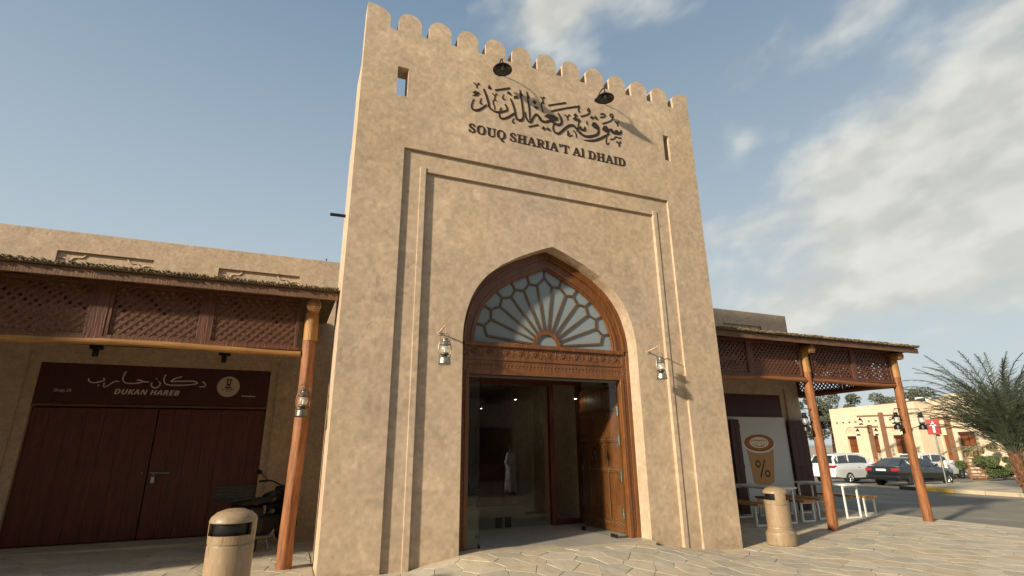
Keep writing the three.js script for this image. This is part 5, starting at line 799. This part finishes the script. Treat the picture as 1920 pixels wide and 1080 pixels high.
for (const [x, z, h, r, l] of [[44.5, -35.5, 6.6, 2.6, 'grey green tree beside the far end of the cream building'], [40.5, -33, 5.6, 2.2, 'dusty green tree seen past the trunk column beside the parked cars'], [54, -36, 8.4, 3.2, 'tall grey green tree rising over the cream roof'], [58, -30, 8.2, 3.2, 'broad grey green tree rising over the roof nearer the rooftop units'], [36, -36, 6.0, 2.6, 'dusty green tree at the edge of the car park behind the tables']]) tree(l, x, z, h, r, 7000, LEAF.tree, LEAF.treeD);
// date palm
{
  const t = thing('date_palm', 'young date palm with ragged fronds leaning over the far pavement', 'palm tree', [22.3, RY(KX) + 0.14, -4.55], 0);
  part('trunk', [rod([0.12, 0, 0], [0.0, 1.5, 0], 0.13, 0.18, 12)], M.pole, t);
  for (let i = 0; i < 46; i++) { const a = i * 2.4, y = 0.25 + i * 0.03; part('leaf_base', [rod([0.13 * Math.cos(a), y, 0.13 * Math.sin(a)], [0.25 * Math.cos(a), y + 0.24, 0.25 * Math.sin(a)], 0.04, 0.02, 5)], M.fascia, t); }
  for (let i = 0; i < 110; i++) {
    const dry = i < 5, a = i * 2.39996, up = dry ? rr(0.15, 0.5) : mix(0.82, 1.48, (i - 5) / 105) + rr(-0.1, 0.1), L = dry ? rr(1.8, 2.6) : rr(2.6, 4.3), droop = dry ? rr(1.2, 1.8) : rr(0.45, 1.45), pos = [], mid = [];
    for (let s = 0; s <= 22; s++) { const q = s / 22, e = up - droop * q * q, l = mid.length ? mid[mid.length - 1] : V(0.12 * Math.cos(a), 1.45 + 0.35 * (i / 110), 0.12 * Math.sin(a)); mid.push(s ? V(l.x + Math.cos(e) * Math.cos(a) * L / 22 - 0.02 * q, l.y + Math.sin(e) * L / 22, l.z + Math.cos(e) * Math.sin(a) * L / 22 - 0.024 * q) : l); }
    const sideV = V(-Math.sin(a), 0, Math.cos(a));
    for (let s = 3; s < 22; s++) for (let h = 0; h < 3; h++) for (const k of [-1, 1]) {
      const q = (s + h * 0.333) / 22, p = mid[s].clone().lerp(mid[s + 1], h * 0.333), f = mid[s + 1].clone().sub(mid[s]).normalize(), len = (0.55 * Math.sin(Math.PI * Math.min(1, q * 0.85 + 0.18)) + 0.1) * rr(0.75, 1.15), d = f.clone().multiplyScalar(0.95).addScaledVector(sideV, k * rr(0.35, 0.7)).add(V(0, rr(-0.6, 0.3), 0)).normalize(), tip = p.clone().addScaledVector(d, len), w = f.clone().multiplyScalar(0.019);
      pos.push(p.x - w.x, p.y - w.y, p.z - w.z, p.x + w.x, p.y + w.y, p.z + w.z, tip.x, tip.y, tip.z);
    }
    const g = new THREE.BufferGeometry(); g.setAttribute('position', new THREE.Float32BufferAttribute(pos, 3)); g.computeVertexNormals(); uvm(g);
    const f = part('frond', g, dry ? LEAF.palmDry : LEAF.palm, t); part('rachis', new THREE.TubeGeometry(new THREE.CatmullRomCurve3(mid), 14, 0.014, 4, false), dry ? LEAF.palmDry : LEAF.palm, f);
  }
}
// the far side of the street behind the viewpoint, mirrored in the glass doors
{
  const t = thing('street_building', 'tan plastered row of shops facing the tower across the street', 'building', [0, -0.3, 14.8]);
  part('wall', [slab(holed(rect(-34, 9, 0, 9.2), ...[-30, -24, -18, -12, -6, 0, 5.4].map((x) => rect(x, x + 2.2, 0.3, 3.0)), ...[-30, -24, -18, -12, -6, 0, 5.4].map((x) => rect(x + 0.5, x + 1.7, 4.2, 6))), 0, 0.4), box(-34, -33.6, 0, 9.2, 0.4, 8), box(8.6, 9, 0, 9.2, 0.4, 8), box(-33.6, 8.6, 7.4, 7.6, 0.4, 8)], M.plasterShop, t);
  for (const x of [-30, -24, -18, -12, -6, 0, 5.4]) { part('door', [box(x, x + 2.2, 0.3, 3.0, 0.25, 0.35)], M.darkWood, t); part('window', [box(x + 0.5, x + 1.7, 4.2, 6, 0.25, 0.35)], M.darkWood, t); }
}
// a passer-by in a white robe beside the off road car, seen only as a reflection in the glass
{
  const cap = (p, a, b, ra, rb) => { const ax = p[0] - a[0], ay = p[1] - a[1], az = p[2] - a[2], bx = b[0] - a[0], by = b[1] - a[1], bz = b[2] - a[2], h = Math.min(1, Math.max(0, (ax * bx + ay * by + az * bz) / (bx * bx + by * by + bz * bz))); return Math.hypot(ax - bx * h, ay - by * h, az - bz * h) - (ra + (rb - ra) * h); };
  const smin = (a, b, k) => { const h = Math.max(0, k - Math.abs(a - b)) / k; return Math.min(a, b) - h * h * k * 0.25; };
  const field = (bones, k) => (p) => { let d = 9; for (const [a, b, ra, rb] of bones) d = smin(d, cap(p, a, b, ra, rb), k); return d; };
  function skin(f, c, half, res) {
    const mc = new MarchingCubes(res, M.white, false, false, 60000), hs = res / 2; mc.isolation = 0;
    for (let z = 0; z < res; z++) for (let y = 0; y < res; y++) for (let x = 0; x < res; x++) mc.field[z * res * res + y * res + x] = -f([c[0] + (x - hs) / hs * half, c[1] + (y - hs) / hs * half, c[2] + (z - hs) / hs * half]);
    mc.update(); const n = mc.count, g = new THREE.BufferGeometry(); g.setAttribute('position', new THREE.BufferAttribute(mc.positionArray.slice(0, n * 3), 3)); g.setAttribute('normal', new THREE.BufferAttribute(mc.normalArray.slice(0, n * 3), 3)); g.scale(half, half, half); g.translate(...c); g.computeVertexNormals(); return uvm(g);
  }
  const wr = { '-1': [-0.30, 0.83, 0.10], 1: [0.34, 0.90, 0.16] };
  const limbs = []; for (const s of [-1, 1]) limbs.push([[s * 0.17, 1.42, 0], [s * 0.29, 1.13, -0.02], 0.055, 0.045], [[s * 0.29, 1.13, -0.02], wr[s], 0.043, 0.03], [[s * 0.09, 0.92, 0], [s * 0.1, 0.5, 0.02], 0.085, 0.058], [[s * 0.1, 0.5, 0.02], [s * 0.11, 0.09, -0.02], 0.055, 0.038], [[s * 0.11, 0.06, -0.03], [s * 0.13, 0.035, 0.15], 0.042, 0.034]);
  const bodyF = field([[[0, 0.95, 0], [0, 1.3, -0.01], 0.12, 0.13], [[-0.13, 1.4, 0], [0.13, 1.4, 0], 0.07, 0.07], [[0, 1.42, 0], [0, 1.56, 0.01], 0.058, 0.052], ...limbs], 0.05);
  const headF = field([[[0, 1.66, 0.0], [0, 1.7, 0.0], 0.085, 0.092], [[0, 1.58, 0.045], [0, 1.64, 0.04], 0.04, 0.06], [[0, 1.655, 0.098], [0, 1.628, 0.112], 0.009, 0.015], [[-0.088, 1.65, 0], [-0.09, 1.68, -0.005], 0.014, 0.018], [[0.088, 1.65, 0], [0.09, 1.68, -0.005], 0.014, 0.018], [[-0.022, 1.595, 0.083], [0.022, 1.595, 0.083], 0.008, 0.008], [[0, 1.5, 0.0], [0, 1.57, 0.01], 0.05, 0.052]], 0.02);
  const hand = (s) => { const w = wr[s], o = [[[w[0], w[1], w[2]], [w[0], w[1] - 0.075, w[2] + 0.02], 0.027, 0.03]]; [[-0.03, 0.062], [-0.01, 0.074], [0.01, 0.07], [0.028, 0.055]].forEach(([dz, L]) => { const b = [w[0], w[1] - 0.085, w[2] + 0.02 + dz], m = [w[0] - s * 0.006, b[1] - L * 0.55, b[2] + 0.004], e = [w[0] - s * 0.02, m[1] - L * 0.45, m[2] + 0.006]; o.push([b, m, 0.0095, 0.0085], [m, e, 0.0085, 0.0075]); }); o.push([[w[0], w[1] - 0.03, w[2] + 0.035], [w[0] - s * 0.01, w[1] - 0.085, w[2] + 0.07], 0.011, 0.0085]); return skin(field(o, 0.01), [w[0], w[1] - 0.075, w[2] + 0.03], 0.14, 72); };
  const t = thing('person', 'person in a long white robe standing beside the off road car', 'person', [4.25, H(4.25, 7), 7.0], 2.4);
  const sk = std({ color: rgb(0.28, 0.16, 0.10), roughness: 0.6 });
  const b = part('body', [skin(bodyF, [0, 0.82, 0], 0.9, 88), skin(headF, [0, 1.64, 0.01], 0.18, 72), hand(-1), hand(1)], sk, t);
  const robeF = field([[[0, 0.16, 0], [0, 0.95, 0], 0.235, 0.165], [[0, 0.95, 0], [0, 1.32, 0], 0.165, 0.17], [[-0.15, 1.41, 0], [0.15, 1.41, 0], 0.088, 0.088], ...[-1, 1].flatMap((s) => [[[s * 0.17, 1.42, 0], [s * 0.29, 1.13, -0.02], 0.075, 0.068], [[s * 0.29, 1.13, -0.02], wr[s], 0.066, 0.058]])], 0.06);
  const folds = (p) => Math.max(robeF(p) + 0.012 * Math.sin(Math.atan2(p[2], p[0]) * 9 + p[1] * 3) * Math.max(0, 1 - p[1]), 0.1 - p[1], p[1] - 1.49);
  part('robe', skin(folds, [0, 0.8, 0], 0.82, 96), std({ color: rgb(0.74, 0.74, 0.72), roughness: 0.85 }), b);
  part('hair', skin((p) => Math.max(cap(p, [0, 1.675, -0.012], [0, 1.71, -0.012], 0.096, 0.1), 1.655 - p[1] + Math.max(0, p[2]) * 0.9), [0, 1.7, 0], 0.17, 56), M.rubber, b);
}

renderer.render(scene, camera);
